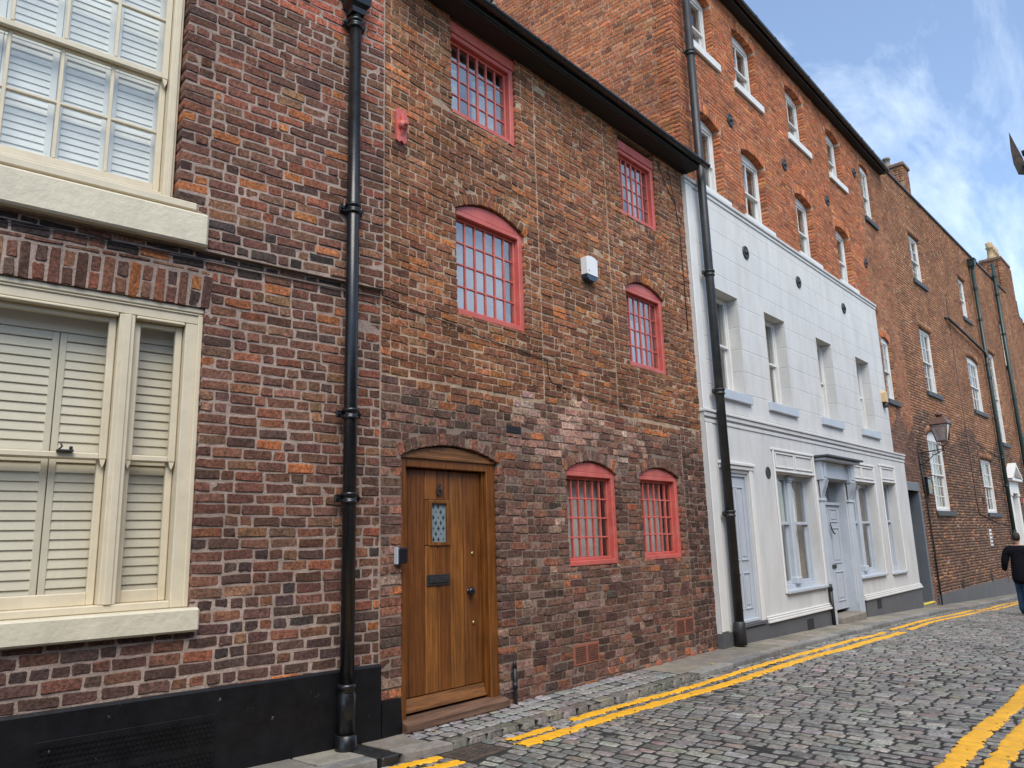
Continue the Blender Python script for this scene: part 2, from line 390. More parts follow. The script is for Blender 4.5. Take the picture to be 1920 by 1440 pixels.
_boxcache = {}
def cube(name, parent, x0, x1, y0, y1, z0, z1, material, c=0.004, color=None, rx=0.0):
    """a chamfered box part; alike boxes share mesh data"""
    w, d, h = abs(x1 - x0), abs(y1 - y0), abs(z1 - z0)
    k = (round(w, 3), round(d, 3), round(h, 3), material, round(c, 4))
    if k not in _boxcache:
        m = MB().box(-w / 2, w / 2, -d / 2, d / 2, -h / 2, h / 2, c)
        me = m.mesh(name); me.materials.append(MT[material]); _boxcache[k] = me
    o = link(name, _boxcache[k], parent, None, ((x0 + x1) / 2, (y0 + y1) / 2, (z0 + z1) / 2), color)
    if rx: o.rotation_euler = (rx, 0, 0)
    return o

# ---------------------------------------------------------------- blocks: bricks and setts
def to_px(P):
    c = (np.asarray(P) - np.array([0, 0, EYE])) @ CAM_R
    w = np.where(-c[..., 2] > .05, -c[..., 2], np.nan)
    return 960 + FPX * c[..., 0] / w, 720 - FPX * c[..., 1] / w

def block_geo(w, h, rng, depth=.11, inset=.005, edge=.006, jit=.0022, bulge=.002, cut=.010, low=False, n=None):
    """N blocks as (N, nv, 3) local coords (u, out, v) and one face list"""
    N = len(w)
    w = w[:, None]; h = h[:, None]
    if low:
        ou = np.concatenate([-w / 2, w / 2, w / 2, -w / 2], 1); ov = np.concatenate([-h / 2, -h / 2, h / 2, h / 2], 1)
    else:
        c = np.minimum(cut * rng.uniform(.4, 1.6, (N, 8)), .3 * np.minimum(w, h))
        ou = np.stack([-w[:, 0] / 2 + c[:, 0], 0 * w[:, 0], w[:, 0] / 2 - c[:, 1], w[:, 0] / 2, w[:, 0] / 2, w[:, 0] / 2 - c[:, 4], 0 * w[:, 0], -w[:, 0] / 2 + c[:, 5], -w[:, 0] / 2, -w[:, 0] / 2], 1)
        ov = np.stack([-h[:, 0] / 2, -h[:, 0] / 2, -h[:, 0] / 2, -h[:, 0] / 2 + c[:, 2], h[:, 0] / 2 - c[:, 3], h[:, 0] / 2, h[:, 0] / 2, h[:, 0] / 2, h[:, 0] / 2 - c[:, 6], -h[:, 0] / 2 + c[:, 7]], 1)
    k = ou.shape[1]
    ou = ou + rng.normal(0, jit, ou.shape); ov = ov + rng.normal(0, jit, ov.shape)
    tilt = rng.normal(0, bulge * .8, (N, 2))
    base = rng.normal(0, bulge, (N, 1))
    def out(sc):
        return base + tilt[:, :1] * ou / w * 2 + tilt[:, 1:] * ov / h * 2
    fu = ou * (1 - 2 * inset / w); fv = ov * (1 - 2 * inset / h)
    rings = []
    if low:
        rings.append(np.stack([ou, out(1), ov], -1))
    else:
        rings.append(np.stack([fu, out(1) + rng.normal(0, bulge * .5, ou.shape), fv], -1))
        rings.append(np.stack([ou, out(1) - edge, ov], -1))
    rings.append(np.stack([ou, np.full_like(ou, -depth), ov], -1))
    V = np.concatenate(rings, 1)
    faces = [tuple(range(k))]
    for r in range(len(rings) - 1):
        for i in range(k):
            j = (i + 1) % k
            faces.append((r * k + j, r * k + i, (r + 1) * k + i, (r + 1) * k + j))
    return V, faces

def map_front(V):   # (u, out, v) -> local x, y, z, facing -y
    return np.stack([V[..., 0], -V[..., 1], V[..., 2]], -1)
def map_gable(V):   # facing -x, u runs towards the street
    return np.stack([-V[..., 1], -V[..., 0], V[..., 2]], -1)
def map_up(V):
    return np.stack([V[..., 0], V[..., 2], V[..., 1]], -1)

def big_mesh(name, V, faces, cols, smooth=True):
    """V (N, nv, 3), one face list for each block; col per block"""
    N, nv = V.shape[:2]
    me = bpy.data.meshes.new(name)
    sizes = np.array([len(f) for f in faces]); flat = np.concatenate([np.array(f) for f in faces])
    me.vertices.add(N * nv)
    me.vertices.foreach_set('co', V.reshape(-1).astype(np.float32))
    loops = (flat[None, :] + (np.arange(N) * nv)[:, None]).reshape(-1)
    me.loops.add(len(loops)); me.loops.foreach_set('vertex_index', loops.astype(np.int32))
    st = np.concatenate([[0], np.cumsum(sizes)[:-1]])
    starts = (st[None, :] + (np.arange(N) * sizes.sum())[:, None]).reshape(-1)
    me.polygons.add(N * len(faces)); me.polygons.foreach_set('loop_start', starts.astype(np.int32))
    try:
        me.polygons.foreach_set('loop_total', np.tile(sizes, N).astype(np.int32))
    except Exception:
        pass
    if smooth:
        sm = np.array([False] + [True] * (len(faces) - 1)); me.polygons.foreach_set('use_smooth', np.tile(sm, N))
    a = me.attributes.new('col', 'FLOAT_COLOR', 'POINT')
    c4 = np.concatenate([cols, np.ones((N, 1))], 1)
    a.data.foreach_set('color', np.repeat(c4, nv, 0).reshape(-1).astype(np.float32))
    me.update(calc_edges=True)
    return me

_variants = {}
def variant(w, h, material, style, seed):
    key = (round(w * 40), round(h * 60), material, style, seed)
    if key not in _variants:
        rng = np.random.default_rng(abs(hash((key[0], key[1], seed))) % 2**31)
        kw = STYLE[style]
        V, F = block_geo(np.array([w]), np.array([h]), rng, **kw)
        V = map_up(V) if style.startswith('sett') else map_front(V)
        me = big_mesh(NAMES.get(style, 'brick'), V, F, np.ones((1, 3)))
        me.materials.append(MT[material])
        _variants[key] = (me, w, h)
    return _variants[key]

STYLE = {'left': dict(jit=.0028, bulge=.0024, cut=.006, inset=.004, edge=.005, depth=.14),
         'red': dict(jit=.0024, bulge=.0026, cut=.007, inset=.004, edge=.006, depth=.14),
         'tall': dict(jit=.0016, bulge=.0016, cut=.005, inset=.003, edge=.004, depth=.14),
         'sett': dict(jit=.0034, bulge=.0018, cut=.014, inset=.009, edge=.006, depth=.05),
         'sett_kerb': dict(jit=.006, bulge=.003, cut=.020, inset=.010, edge=.012, depth=.10)}
NAMES = {'sett': 'sett', 'sett_kerb': 'kerb_sett'}

class Blocks:
    """collects blocks of one thing: the 300 that show largest become objects, the rest one part"""
    def __init__(s, parent, name, material, style, world):
        s.p, s.name, s.mat, s.style, s.world = parent, name, material, style, world
        s.rows = []      # u, v, w, h, rot, out, r, g, b, mapping(0 front, 1 gable, 2 up), const, low
    def add(s, u, v, w, h, col, rot=0.0, out=0.0, mapping=0, const=0.0, low=0):
        s.rows.append((u, v, w, h, rot, out, col[0], col[1], col[2], mapping, const, low))
    def place(s, V, R):
        rot = R[:, 4][:, None]
        u = V[..., 0] * np.cos(rot) - V[..., 2] * np.sin(rot); v = V[..., 0] * np.sin(rot) + V[..., 2] * np.cos(rot)
        Q = np.stack([u, V[..., 1] + R[:, 5][:, None], v], -1)
        Wc = np.empty_like(Q)
        for m, fn in ((0, map_front), (1, map_gable), (2, map_up)):
            k = R[:, 9] == m
            if not k.any(): continue
            T = fn(Q[k])
            if m == 0: T = T + np.stack([R[k, 0], R[k, 10], R[k, 1]], -1)[:, None, :]
            if m == 1: T = T + np.stack([R[k, 10], -R[k, 0], R[k, 1]], -1)[:, None, :]
            if m == 2: T = T + np.stack([R[k, 0], R[k, 1], R[k, 10]], -1)[:, None, :]
            Wc[k] = T
        return Wc
    def finish(s, n_ind=300, seed=5):
        R = np.array(s.rows)
        rng = np.random.default_rng(seed)
        w, h = R[:, 2], R[:, 3]
        corners = np.stack([np.stack([a * w / 2, 0 * w, b * h / 2], -1) for a, b in ((-1, -1), (1, -1), (1, 1), (-1, 1))], 1)
        C = s.place(corners, R)
        Cw = C @ np.array(s.world.to_3x3()).T + np.array(s.world.translation)
        px, py = to_px(Cw)
        area = .5 * np.abs(sum(px[:, i] * py[:, (i + 1) % 4] - px[:, (i + 1) % 4] * py[:, i] for i in range(4)))
        cx, cy = px.mean(1), py.mean(1)
        ok = (cx > 3) & (cx < 1917) & (cy > 3) & (cy < 1437)
        if getattr(s, 'hide', None) is not None:
            ok &= ~s.hide(cx, cy)
        area = np.where(ok & np.isfinite(area), area, 0)
        order = np.argsort(-area)
        ind = [i for i in order[:n_ind] if area[i] > 90]
        mask = np.zeros(len(R), bool); mask[ind] = True
        for i in ind:
            r = R[i]
            me, mw, mh = variant(r[2], r[3], s.mat, s.style, int(rng.integers(0, 6)))
            o = bpy.data.objects.new(s.name, me)
            COL.objects.link(o)
            o.parent = s.p
            o.color = (r[6], r[7], r[8], 1)
            m = int(r[9])
            if m == 0:
                o.location = (r[0], r[10] - r[5], r[1]); o.rotation_euler = (0, -r[4], 0); o.scale = (r[2] / mw, 1, r[3] / mh)
            elif m == 1:
                o.location = (r[10] - r[5], -r[0], r[1]); o.rotation_euler = (0, 0, -math.pi / 2); o.scale = (r[2] / mw, 1, r[3] / mh)
            else:
                o.location = (r[0], r[1], r[10] + r[5]); o.rotation_euler = (0, 0, r[4]); o.scale = (r[2] / mw, r[3] / mh, 1)
        for low in (0, 1):
            k = (~mask) & (R[:, 11] == low)
            if not k.any(): continue
            V, F = block_geo(R[k, 2], R[k, 3], rng, low=bool(low), **STYLE[s.style])
            me = big_mesh(s.name, s.place(V, R[k]), F, R[k, 6:9], smooth=not low)
            me.materials.append(MT[s.mat])
            o = link(s.name, me, s.p)
            o['kind'] = 'stuff'
        return len(R), len(ind)

PULL = .30
def palette(cols, weights, var=.12):
    cols = np.array(cols); weights = np.array(weights, float) / sum(weights)
    mean = (cols * weights[:, None]).sum(0)
    cols = cols * (1 - PULL) + mean * PULL
    def f(rng, *_):
        c = cols[rng.choice(len(cols), p=weights)]
        return np.clip(c * (1 + rng.normal(0, var)) * (1 + rng.normal(0, .04, 3)), .012, .8)
    return f

def arc_geom(hw, rise):
    R = (hw * hw + rise * rise) / (2 * rise)
    return R, rise - R            # radius, centre height above the springing

def hole_span(hole, za, zb):
    """(a, b, trim_lo, trim_hi): the span that the hole blocks in a course, or None"""
    if hole[0] == 'r':
        _, a, b, z0, z1 = hole
        if zb <= z0 or za >= z1: return None
        return a, b, z0, z1
    _, c, hw, zs, rise, ring = hole
    R, zc = arc_geom(hw, rise)
    zm = (za + zb) / 2 - zs
    if zb <= zs: return None
    if za < zs - 0.02: zm = max(zm, 0.001)
    ro = R + ring
    t = ro * ro - (zm - zc) ** 2
    if t <= 0: return None
    half = min(math.sqrt(t), hw + ring * .45)
    return c - half, c + half, za - 1, zb + 1

def lay(blk, rng, s0, s1, z0, z1, ch, holes, colf, joint=.013, Ls=.222, Hs=.108, bond='mix', out=0.0, mapping=0, const=0.0, low=0, wave=.004, zj=.004, first=None):
    z = z0; i = 0
    ph = rng.uniform(0, 6, 4)
    while z < z1 - .3 * ch:
        hgt = ch * rng.uniform(.96, 1.04)
        if z + hgt > z1: hgt = z1 - z
        za, zb = z, z + hgt
        cuts = {s0, s1}
        spans = []
        for hd in holes:
            sp = hole_span(hd, za, zb)
            if sp:
                spans.append(sp); cuts |= {min(max(sp[0], s0), s1), min(max(sp[1], s0), s1)}
        cuts = sorted(cuts)
        segs = []
        for a, b in zip(cuts[:-1], cuts[1:]):
            if b - a < 1e-4: continue
            lo, hi = za, zb
            m = (a + b) / 2
            for (p, q, t0, t1) in spans:
                if p < m < q:
                    if t0 <= lo and t1 >= hi: lo = hi
                    elif t0 > lo: hi = min(hi, t0)
                    elif t1 < hi: lo = max(lo, t1)
            if hi - lo < .024: continue
            if segs and abs(segs[-1][1] - a) < 1e-6 and segs[-1][2] == lo and segs[-1][3] == hi:
                segs[-1] = (segs[-1][0], b, lo, hi)
            else:
                segs.append((a, b, lo, hi))
        header_course = (bond == 'eg' and i % 4 == 3)
        for (a, b, lo, hi) in segs:
            x = a
            k = i
            firstp = True
            while x < b - .012:
                if bond == 'fl':
                    w = Ls if k % 2 else Hs
                    if firstp and (i % 2): w = Hs * .62 if rng.random() < .4 else w
                elif bond == 'eg':
                    w = Hs if header_course else Ls
                    if firstp and not header_course: w = Ls if i % 2 else Hs
                elif bond == 'head':
                    w = Hs if rng.random() < .8 else Ls
                else:
                    w = rng.choice([Ls, Hs, Ls * .75, Hs * .55], p=[.58, .34, .06, .02])
                w *= rng.uniform(.93, 1.06)
                k += 1; firstp = False
                if b - (x + w) < .045: w = b - x
                if w < .02: break
                jj = joint * rng.uniform(.75, 1.3)
                hh = hi - lo - joint * rng.uniform(.8, 1.25)
                if w - jj > .012 and hh > .014:
                    cu, cv = x + w / 2, (lo + hi) / 2
                    dz = wave * (math.sin(cu * 2.1 + ph[0] + z * .6) + .6 * math.sin(cu * 5.3 + ph[1] + z * 1.7)) + rng.normal(0, zj * .4)
                    blk.add(cu, cv + dz, w - jj, hh, colf(rng, cu, cv), rot=rng.normal(0, .006), out=out, mapping=mapping, const=const, low=low)
                x += w
        z += hgt; i += 1

def arch_bricks(blk, rng, c, hw, zs, rise, ring, colf, n=None, out=0.0, double=False, low=0):
    R, zc = arc_geom(hw, rise)
    th = math.asin(min(1, hw / R)) * 1.06
    n = n or int(2 * th * (R + ring / 2) / .083)
    for i in range(n):
        t = -th + (i + .5) * 2 * th / n
        w = 2 * th * (R + ring / 2) / n - .011
        for q in ((0, 1),) if not double or i % 2 else ((0, .5), (.5, 1)):
            rr = R + ring * (q[0] + q[1]) / 2
            blk.add(c + math.sin(t) * rr, zs + zc + math.cos(t) * rr, w * rng.uniform(.9, 1.05), ring * (q[1] - q[0]) - .006, colf(rng, c, zs), rot=-t + rng.normal(0, .015), out=out + rng.uniform(0, .003), low=low)

def arc_pts(c, hw, zs, rise, n=10):
    R, zc = arc_geom(hw, rise)
    th = math.asin(min(1, hw / R))
    return [(c + R * math.sin(-th + 2 * th * i / n), zs + zc + R * math.cos(-th + 2 * th * i / n)) for i in range(n + 1)]

def opening(s0, s1, z0, z1, rise=0.0, e=0.0):
    """outline of a window or door opening, z1 at the springing when arched"""
    s0, s1, z0 = s0 - e, s1 + e, z0 - e
    if rise <= 0: return [(s0, z0), (s1, z0), (s1, z1 + e), (s0, z1 + e)]
    return [(s0, z0), (s1, z0)] + [(x, z + e) for x, z in arc_pts((s0 + s1) / 2, (s1 - s0) / 2, z1, rise)[::-1]]

def slab(mb, outer, holes, y0, y1):
    loops = [outer] + holes
    pts = [p for l in loops for p in l]
    tri = tessellate_polygon([[Vector((p[0], p[1], 0)) for p in l] for l in loops])
    n = len(pts)
    v = [(p[0], y0, p[1]) for p in pts] + [(p[0], y1, p[1]) for p in pts]
    f = []
    for t in tri:
        a, b, c = (pts[i] for i in t)
        ar = (b[0] - a[0]) * (c[1] - a[1]) - (c[0] - a[0]) * (b[1] - a[1])
        t = tuple(t) if ar > 0 else tuple(t[::-1])
        f.append(t); f.append(tuple(i + n for i in t[::-1]))
    o = 0
    for l in loops:
        m = len(l)
        for i in range(m):
            f.append((o + i, o + (i + 1) % m, o + (i + 1) % m + n, o + i + n))
        o += m
    mb.add(v, f)

def house_shell(mb, s0, s1, ztop, depth=6.0, y0=.3, th=.2, zb=-.8, left=True, right=True):
    mb.box(s0, s1, depth, depth + th, zb, ztop)
    if left: mb.box(s0, s0 + th, y0 + .002, depth, zb, ztop)
    if right: mb.box(s1 - th, s1, y0 + .002, depth, zb, ztop)

# ---------------------------------------------------------------- windows
def pane_box(parent, x0, x1, y, z0, z1, m='glass'):
    return cube('pane', parent, x0, x1, y, y + .004, z0, z1, m, c=0)

def curtain(parent, x0, x1, y, z0, z1, material='curtain', waves=5, amp=.02, name='curtain'):
    mb = MB(); n = max(8, waves * 6)
    vs = []
    for i in range(n + 1):
        t = i / n
        yy = y + amp * math.sin(t * waves * 2 * math.pi + x0 * 7) + amp * .4 * math.sin(t * waves * 4.7 + x0)
        vs += [(x0 + (x1 - x0) * t, yy, z0), (x0 + (x1 - x0) * t, yy, z1)]
    fs = [(2 * i, 2 * i + 2, 2 * i + 3, 2 * i + 1) for i in range(n)]
    k = len(vs)
    vs += [(a, b + .004, c) for a, b, c in vs]
    fs += [tuple(j + k for j in f[::-1]) for f in fs]
    fs += [(0, 1, 1 + k, k), (2 * n, 2 * n + k, 2 * n + 1 + k, 2 * n + 1)]
    mb.add(vs, fs, True)
    return mb.obj(name, parent, material)

def red_window(house, s0, s1, z0, z1, rise, ncol, nrow, glass, curt=(), flat_head=.0, sashbar=None):
    """frame nearly flush with the brick, sash set deeper; z1 is the springing of the arch"""
    fl, fw = .030, .070
    yo = .030
    mb = MB()
    mb.box(s0, s0 + fl, yo + .02, yo + .11, z0, z1, .005)
    mb.box(s1 - fw, s1, yo, yo + .11, z0, z1, .006)
    mb.box(s0 + fl, s1 - fw, yo - .01, yo + .11, z0, z0 + .055, .006)
    hd = .055
    mb.box(s0 + fl, s1 - fw, yo + .001, yo + .11, z1 - hd, z1 - .0005, .006)
    w = mb.obj('window', house, 'red')
    if rise > 0:
        t = MB(); t.prism([(s0 + .002, z1 + .003), (s1 - .002, z1 + .003)] + arc_pts((s0 + s1) / 2, (s1 - s0) / 2 - .004, z1 + .003, rise - .012)[::-1][1:-1], yo + .006, yo + .08)
        t.obj('tympanum', w, 'red')
    if flat_head:
        cube('head_board', w, s0 - .01, s1 + .01, yo - .012, yo + .08, z1 + .004, z1 + flat_head, 'red', .005)
    a, b, c, d = s0 + fl, s1 - fw, z0 + .055, z1 - hd
    ys = yo + .055
    sw = .028
    sm = MB()
    sm.box(a, a + sw, ys, ys + .045, c, d, .004); sm.box(b - sw, b, ys, ys + .045, c, d, .004)
    sm.box(a + sw, b - sw, ys + .001, ys + .045, c, c + sw * 1.3, .004); sm.box(a + sw, b - sw, ys + .001, ys + .045, d - sw, d, .004)
    sm.obj('sash', w, 'red')
    a, b, c, d = a + sw, b - sw, c + sw * 1.3, d - sw
    bw = .019
    for i in range(1, ncol):
        x = a + (b - a) * i / ncol
        q = bw * (1.5 if sashbar and i == sashbar else 1)
        cube('glazing_bar', w, x - q / 2, x + q / 2, ys + .004, ys + .04, c, d, 'red', .004)
    for j in range(1, nrow):
        z = c + (d - c) * j / nrow
        cube('glazing_bar', w, a, b, ys + .008, ys + .036, z - bw / 2, z + bw / 2, 'red', .004)
    for i in range(ncol):
        for j in range(nrow):
            p = pane_box(w, a + (b - a) * i / ncol + .004, a + (b - a) * (i + 1) / ncol - .004, ys + .02, c + (d - c) * j / nrow + .004, c + (d - c) * (j + 1) / nrow - .004, glass)
            p.rotation_euler = (random.uniform(-.006, .006), 0, random.uniform(-.006, .006))
    for (p, q, zlo, zhi, m, nw) in curt:
        curtain(w, a + (b - a) * p, a + (b - a) * q, ys + .16, c + (d - c) * zlo, c + (d - c) * zhi, m, nw)
    return w

def sash_window(house, s0, s1, z0, z1, depth, cols, rows_t, rows_b, m='white', rise=0.0, fw=.055, glass='glass', curt='curtain', sill=None, bar=.022, split=.5, blind=False, waves=4):
    mb = MB()
    zt = z1 + (rise if rise else 0)
    mb.box(s0, s0 + fw, depth, depth + .12, z0, z1, .005); mb.box(s1 - fw, s1, depth, depth + .12, z0, z1, .005)
    mb.box(s0 + fw, s1 - fw, depth + .001, depth + .12, z0, z0 + fw * .9, .005)
    if rise:
        t = arc_pts((s0 + s1) / 2, (s1 - s0) / 2 - .003, z1, rise - .006)
        mb.prism([(s0 + .003, z1 - fw)] + [(s1 - .003, z1 - fw)] + t[::-1], depth + .002, depth + .11)
    else:
        mb.box(s0 + fw, s1 - fw, depth + .001, depth + .12, z1 - fw, z1, .005)
    w = mb.obj('window', house, m)
    a, b, c, d = s0 + fw, s1 - fw, z0 + fw * .9, z1 - fw
    zm = c + (d - c) * split
    for (lo, hi, y, rows) in ((c, zm + .02, depth + .062, rows_b), (zm - .02, d, depth + .02, rows_t)):
        sw = .04
        sm = MB()
        sm.box(a, a + sw, y, y + .038, lo, hi, .003); sm.box(b - sw, b, y, y + .038, lo, hi, .003)
        sm.box(a + sw, b - sw, y + .001, y + .038, lo, lo + (.06 if lo == c else .04), .003); sm.box(a + sw, b - sw, y + .001, y + .038, hi - .04, hi, .003)
        sm.obj('sash', w, m)
        aa, bb, cc, dd = a + sw, b - sw, lo + (.06 if lo == c else .04), hi - .04
        for i in range(1, cols):
            x = aa + (bb - aa) * i / cols
            cube('glazing_bar', w, x - bar / 2, x + bar / 2, y + .004, y + .034, cc, dd, m, .003)
        for j in range(1, rows):
            z = cc + (dd - cc) * j / rows
            cube('glazing_bar', w, aa, bb, y + .006, y + .032, z - bar / 2, z + bar / 2, m, .003)
        for i in range(cols):
            for j in range(rows):
                p = pane_box(w, aa + (bb - aa) * i / cols + .003, aa + (bb - aa) * (i + 1) / cols - .003, y + .018, cc + (dd - cc) * j / rows + .003, cc + (dd - cc) * (j + 1) / rows - .003, glass)
                p.rotation_euler = (random.uniform(-.006, .006), 0, random.uniform(-.006, .006))
    if curt:
        curtain(w, a, a + (b - a) * .38, depth + .24, c, d, curt, waves, .018)
        curtain(w, b - (b - a) * .38, b, depth + .24, c, d, curt, waves, .018)
    if blind:
        n = int((d - c) / .05)
        for i in range(n):
            cube('blind_slat', w, a + .01, b - .01, depth + .20, depth + .24, c + i * .05, c + i * .05 + .012, 'slat_white', .002, rx=.0)
    if sill:
        sm_, proj, h, ex = sill
        cube('sill', w, s0 - ex, s1 + ex, -proj, -.004, z0 - h, z0 + .006, sm_, .008)
        cube('sill', w, s0 + .012, s1 - .012, -.003, depth + .02, z0 - .02, z0 + .006, sm_, .004)
    return w

def louvre(w, x0, x1, z0, z1, y, pitch, mat_s, stile=.05, top=.07, bot=.08, tilt=.42, mid=None):
    """one louvred shutter panel: frame and slats, all sub-parts of the window"""
    fr = MB()
    fr.box(x0, x0 + stile, y, y + .03, z0, z1, .003); fr.box(x1 - stile, x1, y, y + .03, z0, z1, .003)
    fr.box(x0 + stile, x1 - stile, y + .001, y + .03, z0, z0 + bot, .003); fr.box(x0 + stile, x1 - stile, y + .001, y + .03, z1 - top, z1, .003)
    if mid: fr.box(x0 + stile, x1 - stile, y + .001, y + .03, mid - .035, mid + .035, .003)
    fr.obj('shutter_frame', w, mat_s)
    z = z0 + bot + pitch * .5
    while z < z1 - top - pitch * .3:
        if not (mid and abs(z - mid) < .035 + pitch * .45):
            cube('slat', w, x0 + stile - .004, x1 - stile + .004, y + .010, y + .019, z - pitch * .54, z + pitch * .54, mat_s, .003, rx=-tilt)
        z += pitch

# ---------------------------------------------------------------- ground profile
GX = [-80, 10.7, 14.3, 16.0, 20.2, 21.8, 25.8, 31.0, 60, 200]
GZ = [0, 0, -.08, -.11, -.25, -.33, -.47, -.64, -1.5, -4]
def gz(x): return float(np.interp(x, GX, GZ))
KX = [-80, 0, 3.0, 4.0, 4.5, 5.5, 8.0, 10.0, 12.6, 16.7, 22.0, 31.0, 60]
KY = [8, 5.30, 4.87, 4.70, 4.60, 4.54, 4.49, 4.45, 4.47, 4.48, 4.50, 4.45, 4.0]
def ky(x): return float(np.interp(x, KX, KY))
D = 5.184
HX, LANG = 4.248, math.radians(-8.4)
FARX, FANG = 22.15, math.radians(-1.5)
def wall_y(x):
    if x < HX: return D + (x - HX) * math.tan(LANG)
    if x < FARX: return D
    return D + (x - FARX) * math.tan(FANG)
random.seed(3)

# ---------------------------------------------------------------- ground, road, pavement
def strip_mesh(name, xs, y_lo, y_hi, dz, material, kind=None, parent=None):
    v, f = [], []
    for x in xs:
        v += [(x, y_lo(x), gz(x) + dz), (x, y_hi(x), gz(x) + dz)]
    for i in range(len(xs) - 1):
        f.append((2 * i, 2 * i + 2, 2 * i + 3, 2 * i + 1))
    mb = MB(); mb.add(v, f)
    me = mb.mesh(name)
    o = link(name, me, parent, material)
    if kind: o['kind'] = kind
    return o
gxs = [-400, -80, 0, 5, 10.7, 14.3, 16.0, 20.2, 21.8, 25.8, 31.0, 60, 200, 900]
strip_mesh('ground', gxs, lambda x: -600, lambda x: 600, -.30, 'ground', 'structure')
rxs = list(np.arange(-6, 62, .5))
RK = .9                                    # kerb line on the camera's side
ROAD_Z = -.055
def crown(x, y):                            # gentle camber and unevenness of the carriageway
    return .02 * math.sin((y - RK) / (4.7 - RK) * math.pi) + .006 * math.sin(x * 1.7 + y * 1.1) + .005 * math.sin(x * .9 - y * 2.3 + 1)
v_, f_ = [], []
NY = 18
bxs = [-6, -2] + list(np.arange(0, 46, .25)) + [50, 60]
for x in bxs:
    for k in range(NY + 1):
        y = RK + (ky(x) + .02 - RK) * k / NY
        v_.append((x, y, gz(x) + ROAD_Z + crown(x, y) - .0048))
for i in range(len(bxs) - 1):
    for k in range(NY):
        a = i * (NY + 1) + k
        f_.append((a, a + NY + 1, a + NY + 2, a + 1))
mb_ = MB(); mb_.add(v_, f_, True)
road = link('road', mb_.mesh('road'), None, 'joint'); road['kind'] = 'structure'

rng = np.random.default_rng(11)
sett_pal = palette([(.215, .205, .182), (.26, .25, .224), (.165, .158, .145), (.22, .19, .158), (.34, .325, .29), (.12, .116, .108), (.25, .19, .157)], [30, 22, 20, 10, 8, 10, 6], .12)
rb = Blocks(road, 'sett', 'sett', 'sett', Matrix.Identity(4))
courses = []
x = 2.6
while x < 44:
    cw = rng.uniform(.104, .124)
    ys = [RK + .08 + rng.uniform(0, .1)]
    while ys[-1] < ky(x) - .07:
        ys.append(ys[-1] + rng.uniform(.145, .20))
    ys[-1] = ky(x) - .004
    courses.append((x, cw, ys))
    x += cw
# the gully grate stands in the road
GUL = (4.32, 4.74, 4.25, 4.55)
phw = rng.uniform(0, 6, 3)
for (x, cw, ys) in courses:
    for a, b in zip(ys[:-1], ys[1:]):
        cx, cy = x + cw / 2, (a + b) / 2
        if b - a < .05: continue
        if GUL[0] - .04 < cx < GUL[1] + .04 and GUL[2] - .06 < cy < GUL[3] + .06: continue
        sk = .010 * math.sin(cy * 1.9 + x * .7)
        rb.add(cx + sk, cy, cw - .027, (b - a) - .022, sett_pal(rng), rot=rng.normal(0, .02), out=.0012, mapping=2, const=gz(cx) + ROAD_Z + crown(cx, cy) * 1.0 + rng.normal(0, .002), low=0 if x < 24 else 1)
print('road setts', rb.finish())

xs_c = np.array([c[0] for c in courses])
def sett_dip(x, y):
    i = int(np.searchsorted(xs_c, x) - 1)
    i = max(0, min(i, len(courses) - 1))
    cx, cw, ys = courses[i]
    d = min(x - cx, cx + cw - x)
    ya = np.array(ys)
    d = min(d, float(np.min(np.abs(ya - y))))
    return -.007 * max(0.0, 1 - d / .016)
def yellow_line(y_fn, w, x0, x1, seed):
    r = np.random.default_rng(seed)
    mb = MB()
    xs = []
    x = x0
    while x < x1:
        xs.append(x); x += .02 if x < 12 else (.04 if x < 20 else .1)
    n = 8
    v, f = [], []
    ea = eb = 0.0
    for i, x in enumerate(xs):
        ea = ea * .7 + r.normal(0, .006); eb = eb * .7 + r.normal(0, .006)
        if r.random() < .05: ea += r.normal(0, .010)
        if r.random() < .05: eb += r.normal(0, .010)
        c = y_fn(x)
        for k in range(n + 1):
            t = k / n
            y = c - w / 2 + ea + (w + eb - ea) * t
            end = 0
            if i < 3: end = r.normal(0, .012)
            z = gz(x) + ROAD_Z + crown(x, y) + .0095 + sett_dip(x, y) * (1 if 0 < k < n else 1.6) - (.006 if k in (0, n) else 0)
            v.append((x + end, y, z))
    for i in range(len(xs) - 1):
        for k in range(n):
            if r.random() < (.004 if 0 < k < n - 1 else .06): continue
            a = i * (n + 1) + k
            f.append((a, a + n + 1, a + n + 2, a + 1))
    mb.add(v, f, True)
    return link('yellow_line', mb.mesh('yellow_line'), road, 'yellow')
OX, OA, OB = [2, 7, 9, 13.5, 14.6, 20, 30, 60], [.12, .135, .21, .35, .27, .35, .40, .4], [.34, .35, .46, .60, .50, .58, .62, .6]
def near_a(x): return ky(x) - float(np.interp(x, OX, OA)) + .010 * math.sin(x * 2.2)
def near_b(x): return ky(x) - float(np.interp(x, OX, OB)) + .010 * math.sin(x * 2.0 + 1)
yellow_line(near_a, .115, 2.7, 4.28, 1)
yellow_line(near_b, .125, 2.7, 4.28, 2)
yellow_line(lambda x: near_a(x) - .04, .10, 4.92, 5.44, 9)
yellow_line(near_a, .12, 5.74, 14.1, 3)
yellow_line(near_b, .15, 4.86, 14.25, 4)
yellow_line(near_a, .12, 14.55, 44, 5)
yellow_line(near_b, .12, 14.7, 44, 6)
yellow_line(lambda x: 1.485 + .012 * math.sin(x * 2), .15, 2.7, 44, 7)
yellow_line(lambda x: 1.25 + .012 * math.sin(x * 2.1), .15, 2.7, 44, 8)

